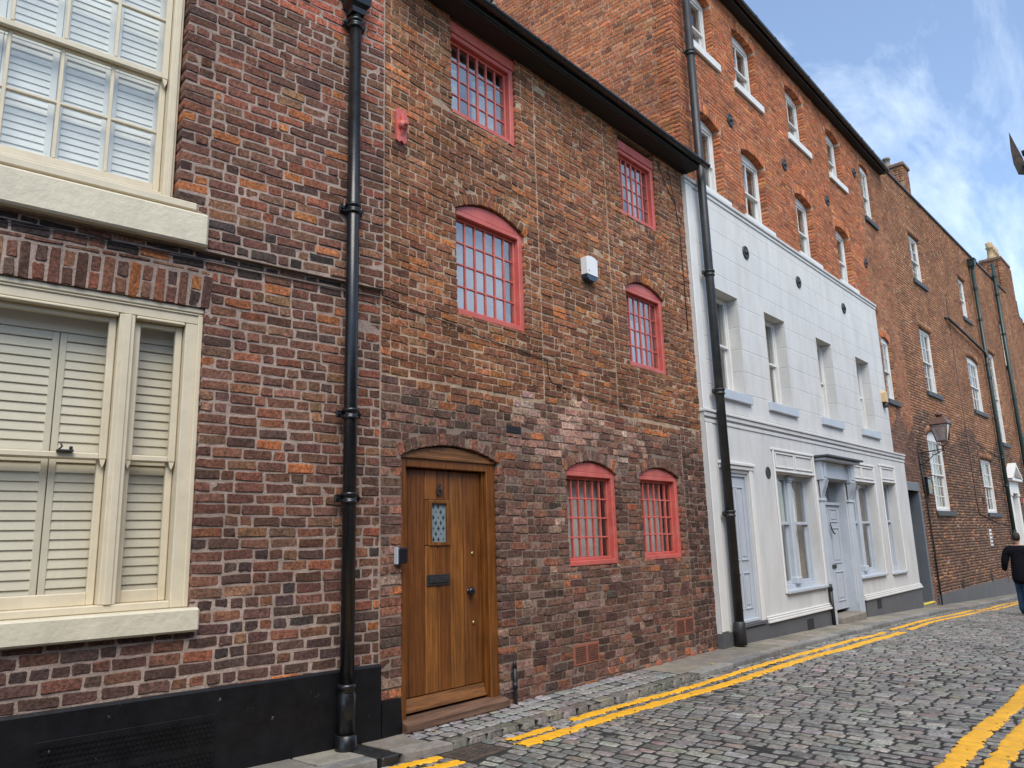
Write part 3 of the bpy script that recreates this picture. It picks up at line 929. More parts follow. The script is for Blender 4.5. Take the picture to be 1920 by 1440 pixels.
# pavement on the far side: bed, kerb stones, setts and flags
pxs = list(np.arange(-6, 62, .5))
pav = strip_mesh('pavement', sorted(pxs + [HX, FARX]), lambda x: ky(x) + .01, lambda x: wall_y(x) + .15, -.0045, 'joint', 'structure')
kerb_pal = [(.95, .93, .9), (1.12, 1.1, 1.05), (.8, .78, .75), (1.05, .95, .88), (.72, .72, .72)]
def slab_poly(name, parent, pts, z_top, th, material, color, tilt=0.0):
    """a paving stone from its outline (x, y), worn edges"""
    c = np.mean(np.array(pts), 0)
    n = len(pts)
    inn = [((p[0] - c[0]) * .965 + c[0], (p[1] - c[1]) * .94 + c[1]) for p in pts]
    def zz(p): return z_top(p[0]) + (p[1] - c[1]) * tilt
    v = [(p[0], p[1], zz(p)) for p in inn] + [(p[0], p[1], zz(p) - .012) for p in pts] + [(p[0], p[1], zz(p) - th) for p in pts]
    f = [tuple(range(n))] + [(i, i + n, (i + 1) % n + n, (i + 1) % n)[::-1] for i in range(n)] + [(i + n, i + 2 * n, (i + 1) % n + 2 * n, (i + 1) % n + n)[::-1] for i in range(n)]
    me = bpy.data.meshes.new(name)
    me.from_pydata([(a - c[0], b - c[1], d - z_top(c[0])) for a, b, d in v], [], [q[::-1] if False else q for q in f])
    fix_normals(me)
    o = link(name, me, parent, material, (c[0], c[1], z_top(c[0])), color)
    return o
def ring_jit(pts, a, r):
    out = []
    n = len(pts)
    for i in range(n):
        p, q = pts[i], pts[(i + 1) % n]
        out.append((p[0] + r.normal(0, a), p[1] + r.normal(0, a)))
        out.append(((p[0] + q[0]) / 2 + r.normal(0, a), (p[1] + q[1]) / 2 + r.normal(0, a)))
    return out
r2 = np.random.default_rng(21)
KW = .15
def kerb_run(x0, x1, lmin, lmax):
    x = x0
    while x < x1 - .1:
        l = min(r2.uniform(lmin, lmax), x1 - x)
        if x1 - (x + l) < .25: l = x1 - x
        a, b = x + .006, x + l - .006
        pts = [(a, ky(a)), (b, ky(b)), (b, ky(b) + KW), (a, ky(a) + KW)]
        slab_poly('kerb_stone', pav, ring_jit(pts, .004, r2), lambda q: gz(q) + .004, .15, 'granite', kerb_pal[r2.integers(0, 5)])
        x += l
kerb_run(1.2, 3.86, .7, 1.0)
kerb_run(4.06, 4.50, .5, .9)
kerb_run(8.30, 36, .75, 1.05)
def flag_run(x0, x1, lmin, lmax):
    x = x0
    while x < x1 - .05:
        l = min(r2.uniform(lmin, lmax), x1 - x)
        if x1 - (x + l) < .2: l = x1 - x
        a, b = x + .006, x + l - .006
        pts = [(a, ky(a) + KW + .012), (b, ky(b) + KW + .012), (b, wall_y(b) + .02), (a, wall_y(a) + .02)]
        g = r2.uniform(.75, 1.2)
        slab_poly('flagstone', pav, ring_jit(pts, .004, r2), lambda q: gz(q) + .003, .05, 'flag', (g, g * r2.uniform(.96, 1.02), g * r2.uniform(.92, 1.03)), tilt=r2.normal(0, .006))
        x += l
flag_run(1.2, 3.86, .45, .8)
flag_run(4.06, 4.42, .5, .9)
flag_run(8.18, 36, .5, .95)
# setts of the pavement in front of the red-windowed cottage
pb = Blocks(pav, 'paving_sett', 'sett', 'sett', Matrix.Identity(4))
pav_pal = palette([(.30, .29, .275), (.25, .245, .235), (.35, .34, .32), (.22, .20, .18), (.29, .25, .23)], [30, 25, 18, 15, 8], .1)
for row in range(3):
    x = 4.46 - row * .05
    while x < 8.28:
        l = r2.uniform(.12, .175)
        y0 = ky(x) + KW + .006; y1 = wall_y(x) + .01
        h = (y1 - y0) / 3
        cx, cy = x + l / 2, y0 + h * (row + .5)
        pb.add(cx, cy, l - .024, h - .028, pav_pal(r2), rot=r2.normal(0, .05), mapping=2, const=gz(cx) + .002 + r2.normal(0, .002))
        x += l
pb.finish()
kb = Blocks(pav, 'kerb_sett', 'sett', 'sett_kerb', Matrix.Identity(4))
kpal = palette([(.175, .160, .132), (.21, .19, .155), (.14, .13, .11)], [1, 1, 1], .1)
x = 4.51
while x < 8.29:
    l = r2.uniform(.16, .25)
    cx = x + l / 2
    kb.add(cx, ky(cx) + KW / 2, l - .016, KW - .014, kpal(r2), rot=r2.normal(-.01, .02), mapping=2, const=gz(cx) + .004 + r2.normal(0, .003))
    x += l
kb.finish()
# iron rainwater channel across the pavement at the downpipe
ch = MB(); ch.box(3.88, 4.04, ky(3.96) - .012, wall_y(3.9) + .02, -.14, .006, .01)
cho = ch.obj('drain_channel', None, 'iron'); tag(cho, 'black iron drain channel crossing the pavement below the glossy downpipe', 'drain channel')
# gully grate
gl = empty('gully_grate', ((GUL[0] + GUL[1]) / 2, (GUL[2] + GUL[3]) / 2, ROAD_Z))
tag(gl, 'rusty slotted iron gully grate in the setts beside the kerb near the door', 'drain grate')
gw, gh = (GUL[1] - GUL[0]), (GUL[3] - GUL[2])
fm = MB()
fm.box(-gw / 2, gw / 2, -gh / 2, -gh / 2 + .03, -.03, .014, .003); fm.box(-gw / 2, gw / 2, gh / 2 - .03, gh / 2, -.03, .014, .003)
fm.box(-gw / 2, -gw / 2 + .03, -gh / 2 + .03, gh / 2 - .03, -.03, .013, .003); fm.box(gw / 2 - .03, gw / 2, -gh / 2 + .03, gh / 2 - .03, -.03, .013, .003)
fm.obj('grate_frame', gl, 'rust')
for i in range(6):
    yy = -gh / 2 + .03 + (i + .5) * (gh - .06) / 6
    cube('grate_bar', gl, -gw / 2 + .03, gw / 2 - .03, yy - .008, yy + .008, -.03, .012, 'rust', .003)
for xx in (-.07, .07): cube('grate_bar', gl, xx - .010, xx + .010, -gh / 2 + .03, gh / 2 - .03, -.03, .010, 'rust', .003)
cube('grate_pit', gl, -gw / 2, gw / 2, -gh / 2, gh / 2, -.06, -.05, 'dark', 0)
# near pavement by the camera, mostly out of view
npav = strip_mesh('pavement', pxs, lambda x: -1.6, lambda x: RK + .0, -.004, 'flag', 'structure')

# ---------------------------------------------------------------- the left house (cream windows)
random.seed(5)
Lh = empty('brick_house', (HX, D, 0), LANG)
tag(Lh, 'purple-brown brick house at the left with big cream shuttered sash windows and black plinth', 'house')
LW = Matrix.Translation((HX, D, 0)) @ Matrix.Rotation(LANG, 4, 'Z')
LS0 = -5.4
LOW = (-3.99, -1.55, 1.13, 3.31)
UPW = (-3.73, -1.81, 4.13, 6.75)
OV = .045
wm = MB()
slab(wm, [(LS0, -.6), (0, -.6), (0, 3.762), (LS0, 3.762)], [opening(*LOW, e=.014)], .006, .32)
slab(wm, [(LS0, 3.764), (0, 3.764), (0, 8.2), (LS0, 8.2)], [opening(*UPW, e=.014)], .006 - OV, .32)
house_shell(wm, LS0, 0, 8.2, 6.0, .33, right=True)
wm.obj('wall', Lh, 'mortar_left')
rf = MB(); rf.prism([(-.5, 8.15), (-.5, 8.25), (3.1, 10.6), (6.6, 8.25), (6.6, 8.15)], LS0, -.02, 'yz'); rf.obj('roof', Lh, 'slate')
cl = MB(); cl.box(LS0 + .21, -.21, .35, 5.9, 3.5, 3.62); cl.obj('ceiling', Lh, 'room')
rng = np.random.default_rng(7)
left_pal0 = palette([(.120, .060, .046), (.150, .072, .050), (.095, .050, .040), (.045, .036, .034), (.34, .125, .045), (.22, .078, .046), (.20, .110, .062), (.16, .092, .064)], [26, 24, 16, 5, 5, 11, 5, 8], .13)
new_pal = palette([(.27, .085, .055), (.30, .10, .065)], [1, 1], .07)
dark_pal = palette([(.080, .047, .040), (.058, .040, .037), (.10, .056, .045), (.035, .032, .033), (.16, .07, .042)], [26, 22, 20, 10, 4], .12)
darkest_pal = palette([(.035, .028, .026), (.05, .038, .034)], [1, 1], .15)  # darkest brick tones, mostly for the courses at the wall step
def left_col(r, s, z):
    if z > 6.12 and s > -1.25: return new_pal(r)
    if z < 1.0 and r.random() < .75: return dark_pal(r)
    if z < 1.6 and r.random() < .3: return dark_pal(r)
    if 3.62 < z < 3.76 and r.random() < .7: return darkest_pal(r)
    if 3.76 < z < 4.05 and r.random() < .25: return darkest_pal(r)
    return left_pal0(r, s, z)
lb = Blocks(Lh, 'brick', 'brick', 'left', LW)
holesL = [('r', *LOW), ('r', -4.06, -1.49, .965, 1.14), ('r', -4.06, -1.51, 3.30, 3.585)]
lay(lb, rng, LS0, -.005, .50, 3.76, .0842, holesL, left_col, joint=.017, bond='mix', wave=.005, Ls=.232, Hs=.113)
lay(lb, rng, LS0, -.005, 3.775, 8.1, .0842, [('r', *UPW), ('r', -4.0, -1.575, 3.75, 4.055)], left_col, joint=.016, bond='mix', out=OV, wave=.005, Ls=.232, Hs=.113)
k = 0; s = -1.535
while s > -4.0:
    c = left_pal0(rng) if rng.random() < .6 else dark_pal(rng)
    w = rng.uniform(.058, .068)
    lean = (s + 2.77) * -.05
    if k % 2 == 0:
        lb.add(s, 3.447, w, .255, c, rot=lean)
    else:
        lb.add(s - .003, 3.385, w, .118, c, rot=lean); lb.add(s + .004, 3.512, w, .110, dark_pal(rng) if rng.random() < .5 else left_pal0(rng), rot=lean)
    s -= w + .021; k += 1
lb.hide = lambda cx, cy: (cx > 618) & (cx < 668)
print('left bricks', lb.finish())
# plinth
pm = MB(); pm.prism([(-.03, -.3), (-.03, .555), (-.014, .572), (.06, .575), (.06, -.3)], LS0, -.004, 'yz')
pl = pm.obj('plinth', Lh, 'black')
vg = MB()
vg.box(-2.42, -1.33, -.036, -.028, .015, .40, .002)
vgo = vg.obj('vent_grille', pl, 'black')
hole = MB()
for i in range(34):
    for j in range(11):
        xx = -2.395 + i * .0312; zz = .035 + j * .0325
        if 5 == j: continue
        o = .015 if j % 2 else 0
        hole.prism([(xx + o - .011, zz + .003), (xx + o, zz - .008), (xx + o + .011, zz + .003), (xx + o, zz + .012)], -.047, -.0355)
tag(hole.obj('grille_relief', pl, 'black'), kind='stuff')
# lower tripartite window
fm = MB()
s0, s1, z0, z1 = LOW
yF = .045
fm.box(s0, s1, yF, yF + .16, z1 - .115, z1, .006)
fm.box(s0, s0 + .11, yF + .001, yF + .16, z0, z1 - .115, .006); fm.box(s1 - .11, s1, yF + .001, yF + .16, z0, z1 - .115, .006)
for (a, b) in ((-2.115, -2.010), (-3.53, -3.425)):
    fm.box(a, b, yF + .002, yF + .16, z0 + .05, z1 - .115, .006)
    fm.box(a + .028, b - .028, yF - .010, yF + .01, z0 + .05, z1 - .117, .005)
fm.box(s0 + .11, s1 - .11, yF + .003, yF + .16, z0, z0 + .05, .006)
fm.box(s0 - .012, s1 + .012, yF - .02, yF + .004, z1 - .032, z1 + .012, .008)
fm.box(s0 - .006, s1 + .006, yF - .012, yF + .004, z1 - .048, z1 - .034, .004)
fm.box(s1 - .028, s1 + .010, yF - .018, yF + .004, z0, z1 - .05, .007)
fm.box(s0 - .010, s0 + .028, yF - .018, yF + .004, z0, z1 - .05, .007)
lw = fm.obj('window', Lh, 'cream')
def sash_light(a, b, zlo, zmid, zhi, glass='glass_low', cols=1):
    for (lo, hi, y, br) in ((zlo, zmid + .02, yF + .10, .085), (zmid - .018, zhi, yF + .055, .04)):
        sm = MB()
        sm.box(a, a + .048, y, y + .042, lo, hi, .006); sm.box(b - .048, b, y, y + .042, lo, hi, .006)
        sm.box(a + .048, b - .048, y + .001, y + .042, lo, lo + br, .006); sm.box(a + .048, b - .048, y + .001, y + .042, hi - .04, hi, .006)
        if hi == zhi:
            for xx in (a + .006, b - .042):
                sm.prism([(xx, lo), (xx + .036, lo), (xx + .030, lo - .03), (xx + .018, lo - .055), (xx + .006, lo - .03)], y + .004, y + .038)
        sm.obj('sash', lw, 'cream')
        pane_box(lw, a + .044, b - .044, y + .02, lo + br - .004, hi - .036, glass)
    cube('moulding', lw, a, b, yF - .004, yF + .052, zhi, zhi + .022, 'cream', .01)
sash_light(-3.42, -2.12, z0 + .05, 2.17, z1 - .138)
sash_light(-2.005, -1.665, z0 + .05, 2.17, z1 - .138)
sash_light(-3.88, -3.535, z0 + .05, 2.17, z1 - .138)
for (a, b) in ((-2.44, -2.02), (-2.862, -2.443), (-3.284, -2.865), (-3.52, -3.287), (-2.02 + .03, -1.63), (-3.95, -3.55)):
    louvre(lw, a + .002, b - .002, 2.185, 3.045, .245, .0640, 'slat', stile=.042, top=.055, bot=.03, tilt=.20)
    louvre(lw, a + .002, b - .002, 1.165, 2.165, .245, .0640, 'slat', stile=.042, top=.03, bot=.07, tilt=.20)
cube('head_panel', lw, -3.96, -1.60, .235, .25, 3.05, 3.31, 'slat', .003)
cube('backing_panel', lw, -3.97, -1.57, .300, .312, 1.14, 3.30, 'slat', .003)  # pale board added behind the slats so their gaps stay light
lt = MB(); lt.box(-2.43, -2.33, yF + .02, yF + .06, 2.19, 2.205, .003); lt.lathe([(.006, 0), (.012, .01), (.010, .028)], (-2.345, yF + .04, 2.2), 'z', 10); lt.tube([(-2.42, yF + .035, 2.2), (-2.40, yF + .03, 2.225), (-2.41, yF + .03, 2.245)], .006, 8)
lt.obj('sash_fastener', lw, 'iron')
cube('sill', lw, s0 - .06, s1 + .06, -.075, yF + .10, .968, 1.128, 'stone_cream', .014)
# upper window
s0, s1, z0, z1 = UPW
yU = .055
fm = MB()
fm.box(s0, s0 + .075, yU, yU + .15, z0 + .005, z1, .006); fm.box(s1 - .075, s1, yU, yU + .15, z0 + .005, z1, .006)
fm.box(s1 - .05, s1 - .02, yU - .016, yU, z0 + .005, z1, .006)
fm.box(s0 + .075, s1 - .075, yU + .001, yU + .15, z0 + .005, z0 + .06, .006); fm.box(s0 + .075, s1 - .075, yU + .001, yU + .15, z1 - .1, z1, .006)
uw = fm.obj('window', Lh, 'cream')
a, b = s0 + .078, s1 - .078
for (lo, hi, y, br, rows) in ((z0 + .06, 5.19, yU + .09, .095, 2), (5.165, z1 - .1, yU + .045, .048, 3)):
    sm = MB()
    sm.box(a, a + .045, y, y + .042, lo, hi, .005); sm.box(b - .045, b, y, y + .042, lo, hi, .005)
    sm.box(a + .045, b - .045, y + .001, y + .042, lo, lo + br, .005); sm.box(a + .045, b - .045, y + .001, y + .042, hi - .035, hi, .005)
    if rows == 3: sm.prism([(b - .042, lo), (b - .004, lo), (b - .008, lo - .035), (b - .02, lo - .065), (b - .034, lo - .03)], y + .004, y + .04)
    sm.obj('sash', uw, 'cream')
    aa, bb, cc, dd = a + .045, b - .045, lo + br, hi - .035
    for i in range(1, 5):
        x = aa + (bb - aa) * i / 5
        cube('glazing_bar', uw, x - .013, x + .013, y + .002, y + .040, cc, dd, 'cream', .005)
    for j in range(1, rows):
        z = cc + (dd - cc) * j / rows
        cube('glazing_bar', uw, aa, bb, y + .004, y + .036, z - .012, z + .012, 'cream', .005)
    for i in range(5):
        for j in range(rows):
            p = pane_box(uw, aa + (bb - aa) * i / 5 + .004, aa + (bb - aa) * (i + 1) / 5 - .004, y + .022, cc + (dd - cc) * j / rows + .004, cc + (dd - cc) * (j + 1) / rows - .004, 'glass_low')
            p.rotation_euler = (random.uniform(-.004, .004), 0, random.uniform(-.004, .004))
xx = s1 - .09
for i in range(5):
    louvre(uw, xx - .352, xx, 4.19, 5.17, .245, .0560, 'slat_white', stile=.045, top=.03, bot=.06, tilt=.16)
    louvre(uw, xx - .352, xx, 5.175, 6.6, .245, .0560, 'slat_white', stile=.045, top=.06, bot=.04, tilt=.16)
    xx -= .355
cube('backing_panel', uw, s0 + .01, s1 - .01, .300, .312, 4.15, 6.7, 'slat_white', .003)  # white board added to lighten the dark gaps between slats
cube('sill_board', uw, s0 - .13, s1 + .145, -OV - .03, yU + .08, 4.055, 4.115, 'cream', .008)
cube('sill', uw, s0 - .22, s1 + .23, -OV - .065, .15, 3.772, 4.030, 'stone_cream', .016)
# downpipe of the left house
def downpipe(parent, s, y, z0, z1, r, collars, material, hopper=None, shoe=True, lugs=True, name='downpipe'):
    m = MB(); m.tube([(s, y, z0), (s, y, (z0 + z1) / 2), (s, y, z1)], r, 18)
    dp = m.obj(name, parent, material)
    for z in collars:
        m = MB(); m.lathe([(r, -.045), (r * 1.22, -.043), (r * 1.22, -.02), (r * 1.12, -.018), (r * 1.12, .014), (r * 1.28, .018), (r * 1.28, .043), (r, .046)], (s, y, z), 'z', 18)
        if lugs:
            m.box(s - r * 2.0, s + r * 2.0, y + r * .5, y + r * .5 + .03, z - .03, z + .03, .006)
            for q in (-1, 1): m.lathe([(.013, -.02), (.013, .02)], (s + q * r * 1.7, y + r * .4, z), 'y', 8)
        m.obj('collar', dp, material)
    if hopper:
        m = MB(); z = hopper
        v, f = [], []
        for (h, hx, hy0, hy1) in ((z, r * 1.15, -r * 1.1, r * 1.1), (z + .05, r * 1.25, -r * 1.2, r * 1.2), (z + .09, r * 1.9, -r * 1.7, r * 1.7), (z + .30, r * 2.2, -r * 2.0, r * 1.7), (z + .32, r * 2.5, -r * 2.3, r * 1.7), (z + .36, r * 2.5, -r * 2.3, r * 1.7)):
            v += [(s - hx, y + hy0, h), (s + hx, y + hy0, h), (s + hx, y + hy1, h), (s - hx, y + hy1, h)]
        n = len(v) // 4
        for i in range(n - 1):
            for q in range(4): f.append((i * 4 + q, i * 4 + (q + 1) % 4, i * 4 + 4 + (q + 1) % 4, i * 4 + 4 + q))
        f += [(0, 1, 2, 3), tuple((n - 1) * 4 + q for q in (3, 2, 1, 0))]
        m.add(v, f); m.obj('hopper_head', dp, material)
    return dp
dp = downpipe(Lh, -.36, -.115, .015, 6.34, .055, [6.24, 4.41, 2.59, 1.90], 'pipe', hopper=6.33)
m = MB(); m.lathe([(.055, 0), (.072, .005), (.072, .30), (.066, .31), (.066, .34), (.072, .345), (.072, .375), (.055, .38)], (-.36, -.115, .10), 'z', 18); m.lathe([(.085, 0), (.085, .10), (.072, .11)], (-.36, -.115, .005), 'z', 18); m.obj('shoe', dp, 'pipe')
# cables on the string course
m = MB(); m.tube([(-4.2, -.012, 3.70), (-2.4, -.014, 3.695), (-1.2, -.012, 3.705), (-.5, -.016, 3.715), (-.02, -.012, 3.705)], .0035, 6); m.tube([(-4.2, -.010, 3.675), (-2.0, -.012, 3.68), (-.6, -.010, 3.69), (-.02, -.012, 3.69)], .003, 6)
m.obj('cable', Lh, 'plastic_black')

# ---------------------------------------------------------------- the cottage with red windows
OR = 7.3
Rh = empty('brick_cottage', (OR, D, 0))
tag(Rh, 'low brown brick cottage with coral red small-paned windows and an oak plank door', 'house')
RW = Matrix.Translation((OR, D, 0))
X0, X1, ZT = HX - OR, 10.32 - OR, 7.10
DOOR = (4.49 - OR, 5.745 - OR, -.02, 2.30)
WN = {'gf1': (6.89, 7.88, 1.235, 2.285, .125), 'gf2': (8.43, 9.40, 1.250, 2.305, .11), 'ff1': (5.22, 6.285, 3.765, 4.885, .15), 'ff2': (8.375, 9.335, 3.725, 4.805, .13), 'sf1': (5.18, 6.215, 5.96, 6.93, 0), 'sf2': (8.40, 9.345, 5.85, 6.83, 0)}
WN = {k: (a - OR, b - OR, c, d, e) for k, (a, b, c, d, e) in WN.items()}
wm = MB()
holes = [opening(*DOOR, rise=.12, e=.012)[2:] + [(DOOR[0] - .012, -.55), (DOOR[1] + .012, -.55)]] + [opening(a, b, c, d if r else ZT - .02, rise=r, e=.012) for (a, b, c, d, r) in WN.values()]
slab(wm, [(X0, -.6), (X1, -.6), (X1, ZT), (X0, ZT)], holes, .0070, .32)
house_shell(wm, X0, X1, ZT, 5.5, .33)
wm.obj('wall', Rh, 'mortar_red')
rf = MB(); rf.prism([(-.26, 7.20), (-.26, 7.26), (2.9, 9.5), (6.0, 7.26), (6.0, 7.20)], X0 + .01, X1 - .02, 'yz'); rf.obj('roof', Rh, 'slate')
m = MB(); m.box(X0 + .22, X1 - .22, .36, 5.4, 2.95, 3.05); m.box(X0 + .22, X1 - .22, .36, 5.4, 5.35, 5.45); m.box(X0 + .22, X1 - .22, .36, 5.4, 7.02, 7.09); m.obj('ceiling', Rh, 'room')
rng = np.random.default_rng(17)
red_up = palette([(.195, .088, .050), (.155, .070, .042), (.245, .104, .052), (.36, .135, .048), (.095, .052, .038), (.25, .130, .075), (.21, .112, .066)], [26, 22, 20, 9, 8, 9, 8], .13)
red_orange = palette([(.29, .115, .055), (.34, .135, .06), (.22, .095, .055), (.16, .08, .05)], [3, 3, 3, 1], .12)
red_low = palette([(.135, .076, .060), (.170, .092, .068), (.098, .060, .051), (.23, .095, .060), (.36, .120, .045), (.055, .046, .043), (.19, .132, .108), (.25, .18, .152)], [26, 20, 17, 11, 4, 7, 8, 6], .14)
red_dark = palette([(.07, .042, .036), (.095, .052, .042), (.05, .036, .033), (.13, .062, .045)], [3, 3, 2, 1], .13)
red_pale = palette([(.30, .20, .165), (.26, .15, .115), (.36, .27, .235)], [2, 3, 1], .14)
def red_col(r, s, z):
    X = s + OR
    if X > 9.55 and z < 2.6: return red_dark(r) if r.random() < .75 else red_low(r)
    if z < 1.0 and X < 9.6: return red_low(r) if r.random() < .8 else red_dark(r)
    if 6.0 < X < 8.6 and 2.45 < z < 3.15 and r.random() < .38: return red_pale(r)
    if z < 2.0 and 5.9 < X < 6.9 and r.random() < .10: return red_pale(r)
    if z < 2.95 + .12 * math.sin(X * 2): return red_low(r)
    if z > 5.0 and 6.3 < X < 8.1: return red_orange(r) if r.random() < .55 else red_up(r)
    if z > 5.6 and X < 9.6 and r.random() < .25: return red_orange(r)
    return red_up(r)
rbk = Blocks(Rh, 'brick', 'brick_old', 'red', RW)
hr = [('r', DOOR[0], DOOR[1], -1, DOOR[3]), ('arc', (DOOR[0] + DOOR[1]) / 2, (DOOR[1] - DOOR[0]) / 2, DOOR[3], .12, .125)]
for kk, (a, b, c, d, r) in WN.items():
    hr.append(('r', a, b, c, d if r else 8.0))
    if r: hr.append(('arc', (a + b) / 2, (b - a) / 2, d, r, .14 if kk[0] == 'g' else .125))
vents = [(6.885, 7.34, .205, .415), (9.055, 9.515, .285, .49)]
for (a, b, c, d) in vents: hr.append(('r', a - OR - .005, b - OR + .005, c - .005, d + .005))
hr.append(('r', 5.90 - OR, 6.13 - OR, 2.625, 2.70))
chR = .0790
lay(rbk, rng, X0, 9.55 - OR, -.05, 3.02, .0825, hr, red_col, joint=.012, bond='mix', wave=.007, zj=.008, Ls=.226, Hs=.112)
lay(rbk, rng, 9.56 - OR, X1 - .004, -.05, 3.02, .0800, hr, red_col, joint=.012, bond='head', wave=.007, zj=.008, Ls=.2, Hs=.115)
lay(rbk, rng, X0, 6.55 - OR, 3.018, ZT, chR, hr, red_col, joint=.0115, bond='eg', wave=.006, zj=.006)
lay(rbk, rng, 6.56 - OR, 8.02 - OR, 3.018, ZT, .0782, hr, red_col, joint=.0115, bond='mix', wave=.006, zj=.006)
lay(rbk, rng, 8.03 - OR, X1 - .004, 3.03, ZT, .0774, hr, red_col, joint=.0115, bond='eg', wave=.007, zj=.006)
arch_bricks(rbk, rng, (DOOR[0] + DOOR[1]) / 2, (DOOR[1] - DOOR[0]) / 2, DOOR[3], .12, .118, lambda r, *_: red_low(r), double=False)
for kk, (a, b, c, d, r) in WN.items():
    if r: arch_bricks(rbk, rng, (a + b) / 2, (b - a) / 2, d, r, .135 if kk[0] == 'g' else .118, (lambda r_, *_: red_low(r_)) if kk[0] == 'g' else (lambda r_, *_: red_up(r_)))
print('cottage bricks', rbk.finish())
curt = [(.0, .30, 0, .80, 'curtain', 2), (.58, 1.0, 0, .80, 'curtain', 3)]
low_c = [(.30, 1.0, 0, 1, 'curtain', 5)]
red_window(Rh, *WN['gf1'], 6, 4, 'glass', [(.27, 1.0, 0, 1, 'curtain', 2)])
red_window(Rh, *WN['gf2'], 6, 4, 'glass', [(.22, 1.0, 0, 1, 'curtain', 2)])
red_window(Rh, *WN['ff1'], 6, 4, 'glass_dark', [(.0, 1.0, 0, 1, 'curtain', 3)])  # full-width curtain added to whiten the panes in place of reflected sky
red_window(Rh, *WN['ff2'], 6, 4, 'glass_dark', [(.22, 1.0, 0, .72, 'curtain', 3)], sashbar=3)
red_window(Rh, *WN['sf1'], 6, 4, 'glass_dark', curt, flat_head=.13, sashbar=3)
red_window(Rh, *WN['sf2'], 6, 4, 'glass_dark', curt, flat_head=.13, sashbar=3)
# eaves and gutter
m = MB(); m.box(X0 - .02, X1 - .03, -.25, .02, 7.085, 7.125, .004)
m.box(X0 - .02, X1 - .03, -.270, -.252, 7.10, 7.20, .004)
ev = m.obj('eaves_soffit', Rh, 'tar')
def gutter(parent, x0, x1, y, z, r, material='pipe', brackets=.9, rise=0.0):
    prof = [(-r, .0), (-r * .95, -r * .35), (-r * .7, -r * .72), (-r * .35, -r * .95), (0, -r), (r * .35, -r * .95), (r * .7, -r * .72), (r * .95, -r * .35), (r, 0), (r - .008, .0), (r * .6, -r * .6), (0, -r * .85), (-r * .6, -r * .6), (-r + .008, 0)]
    m = MB(); m.prism([(y + a, z + b) for a, b in prof], x0, x1, 'yz')
    g = m.obj('gutter', parent, material)
    x = x0 + .3
    while x < x1:
        m = MB(); m.prism([(y + a * 1.1, z + b * 1.1 + .004) for a, b in prof], x - .03, x + .03, 'yz'); m.obj('gutter_joint', g, material)
        x += brackets
    return g
gutter(Rh, X0 - .02, 10.46 - OR, -.325, 7.185, .052, 'pipe', .95)
# door
DA, DB = DOOR[0], DOOR[1]
m = MB()
m.box(DA, DA + .085, .045, .20, .04, 2.298, .008); m.box(DB - .12, DB, .045, .20, .04, 2.298, .008)
m.box(DA + .085, DB - .12, .046, .20, 2.205, 2.297, .006)
m.box(DA + .085, DA + .105, .085, .14, .11, 2.205, .004); m.box(DB - .145, DB - .12, .085, .14, .11, 2.205, .004)
df = m.obj('door_frame', Rh, 'wood'); df.color = (.95, .9, .85, 1)
m = MB(); m.prism([(DA + .003, 2.302), (DB - .003, 2.302)] + arc_pts((DA + DB) / 2, (DB - DA) / 2 - .004, 2.302, .106)[::-1][1:-1], .035, .15)
o = m.obj('tympanum', df, 'wood_h')
cube('head_bead', df, DA + .001, DB - .001, .026, .05, 2.282, 2.316, 'wood_h', .006)
dx0, dx1 = DA + .105, DB - .145
door = MB().box(dx0 + .004, dx1 - .004, .148, .165, .10, 2.203).obj('door', Rh, 'wood'); door.color = (.18, .14, .12, 1)
edges = [dx0 + .004, 4.66 - OR, 4.86 - OR, 5.02 - OR, 5.18 - OR, 5.36 - OR, dx1 - .004]
GLS = (4.94 - OR, 5.13 - OR, 1.535, 1.885)
pr = random.Random(4)
for a, b in zip(edges[:-1], edges[1:]):
    spans = [(.225, 2.20)]
    if a < GLS[1] - .02 and b > GLS[0] + .02: spans = [(.225, GLS[2] - .03), (GLS[3] + .03, 2.20)]
    g = pr.uniform(.75, 1.3)
    for lo, hi in spans:
        cube('plank', door, a + .003, b - .003, .112, .147, lo, hi, 'wood', .010, color=(g, g * pr.uniform(.88, 1.05), g * pr.uniform(.85, 1.1)))
for a, b in ((edges[2], GLS[0] - .03), (GLS[1] + .03, edges[4])):
    if b - a > .01: cube('plank', door, a, b, .112, .147, GLS[2] - .029, GLS[3] + .029, 'wood', .004, color=(1, .95, .9))
m = MB(); m.prism([(.085, .115), (.085, .125), (.112, .222), (.147, .222), (.147, .105)], dx0 + .006, dx1 - .006, 'yz'); o = m.obj('weather_board', door, 'wood_h')
gx0, gx1, gz0, gz1 = GLS
m = MB()
m.box(gx0 - .035, gx0, .098, .14, gz0 - .035, gz1 + .035, .006); m.box(gx1, gx1 + .035, .098, .14, gz0 - .035, gz1 + .035, .006)
m.box(gx0, gx1, .099, .14, gz0 - .035, gz0, .006); m.box(gx0, gx1, .099, .14, gz1, gz1 + .035, .006)
m.obj('glass_frame', door, 'wood')
cube('leaded_glass', door, gx0, gx1, .124, .130, gz0, gz1, 'glass_pat', 0)
m = MB()
for j in range(7):
    for i in range(3 if j % 2 == 0 else 2):
        cx = gx0 + (gx1 - gx0) * ((i + .5) / 3 if j % 2 == 0 else (i + 1) / 3) ; cz = gz0 + (gz1 - gz0) * (j + .5) / 7
        q = .019
        if (i + j) % 3 == 2: q = .006
        m.box(cx - .0035, cx + .0035, .119, .1235, cz - q, cz + q); m.box(cx - q * .8, cx + q * .8, .1195, .1233, cz - .003, cz + .003)
tag(m.obj('glass_motifs', door, 'iron'), kind='stuff')
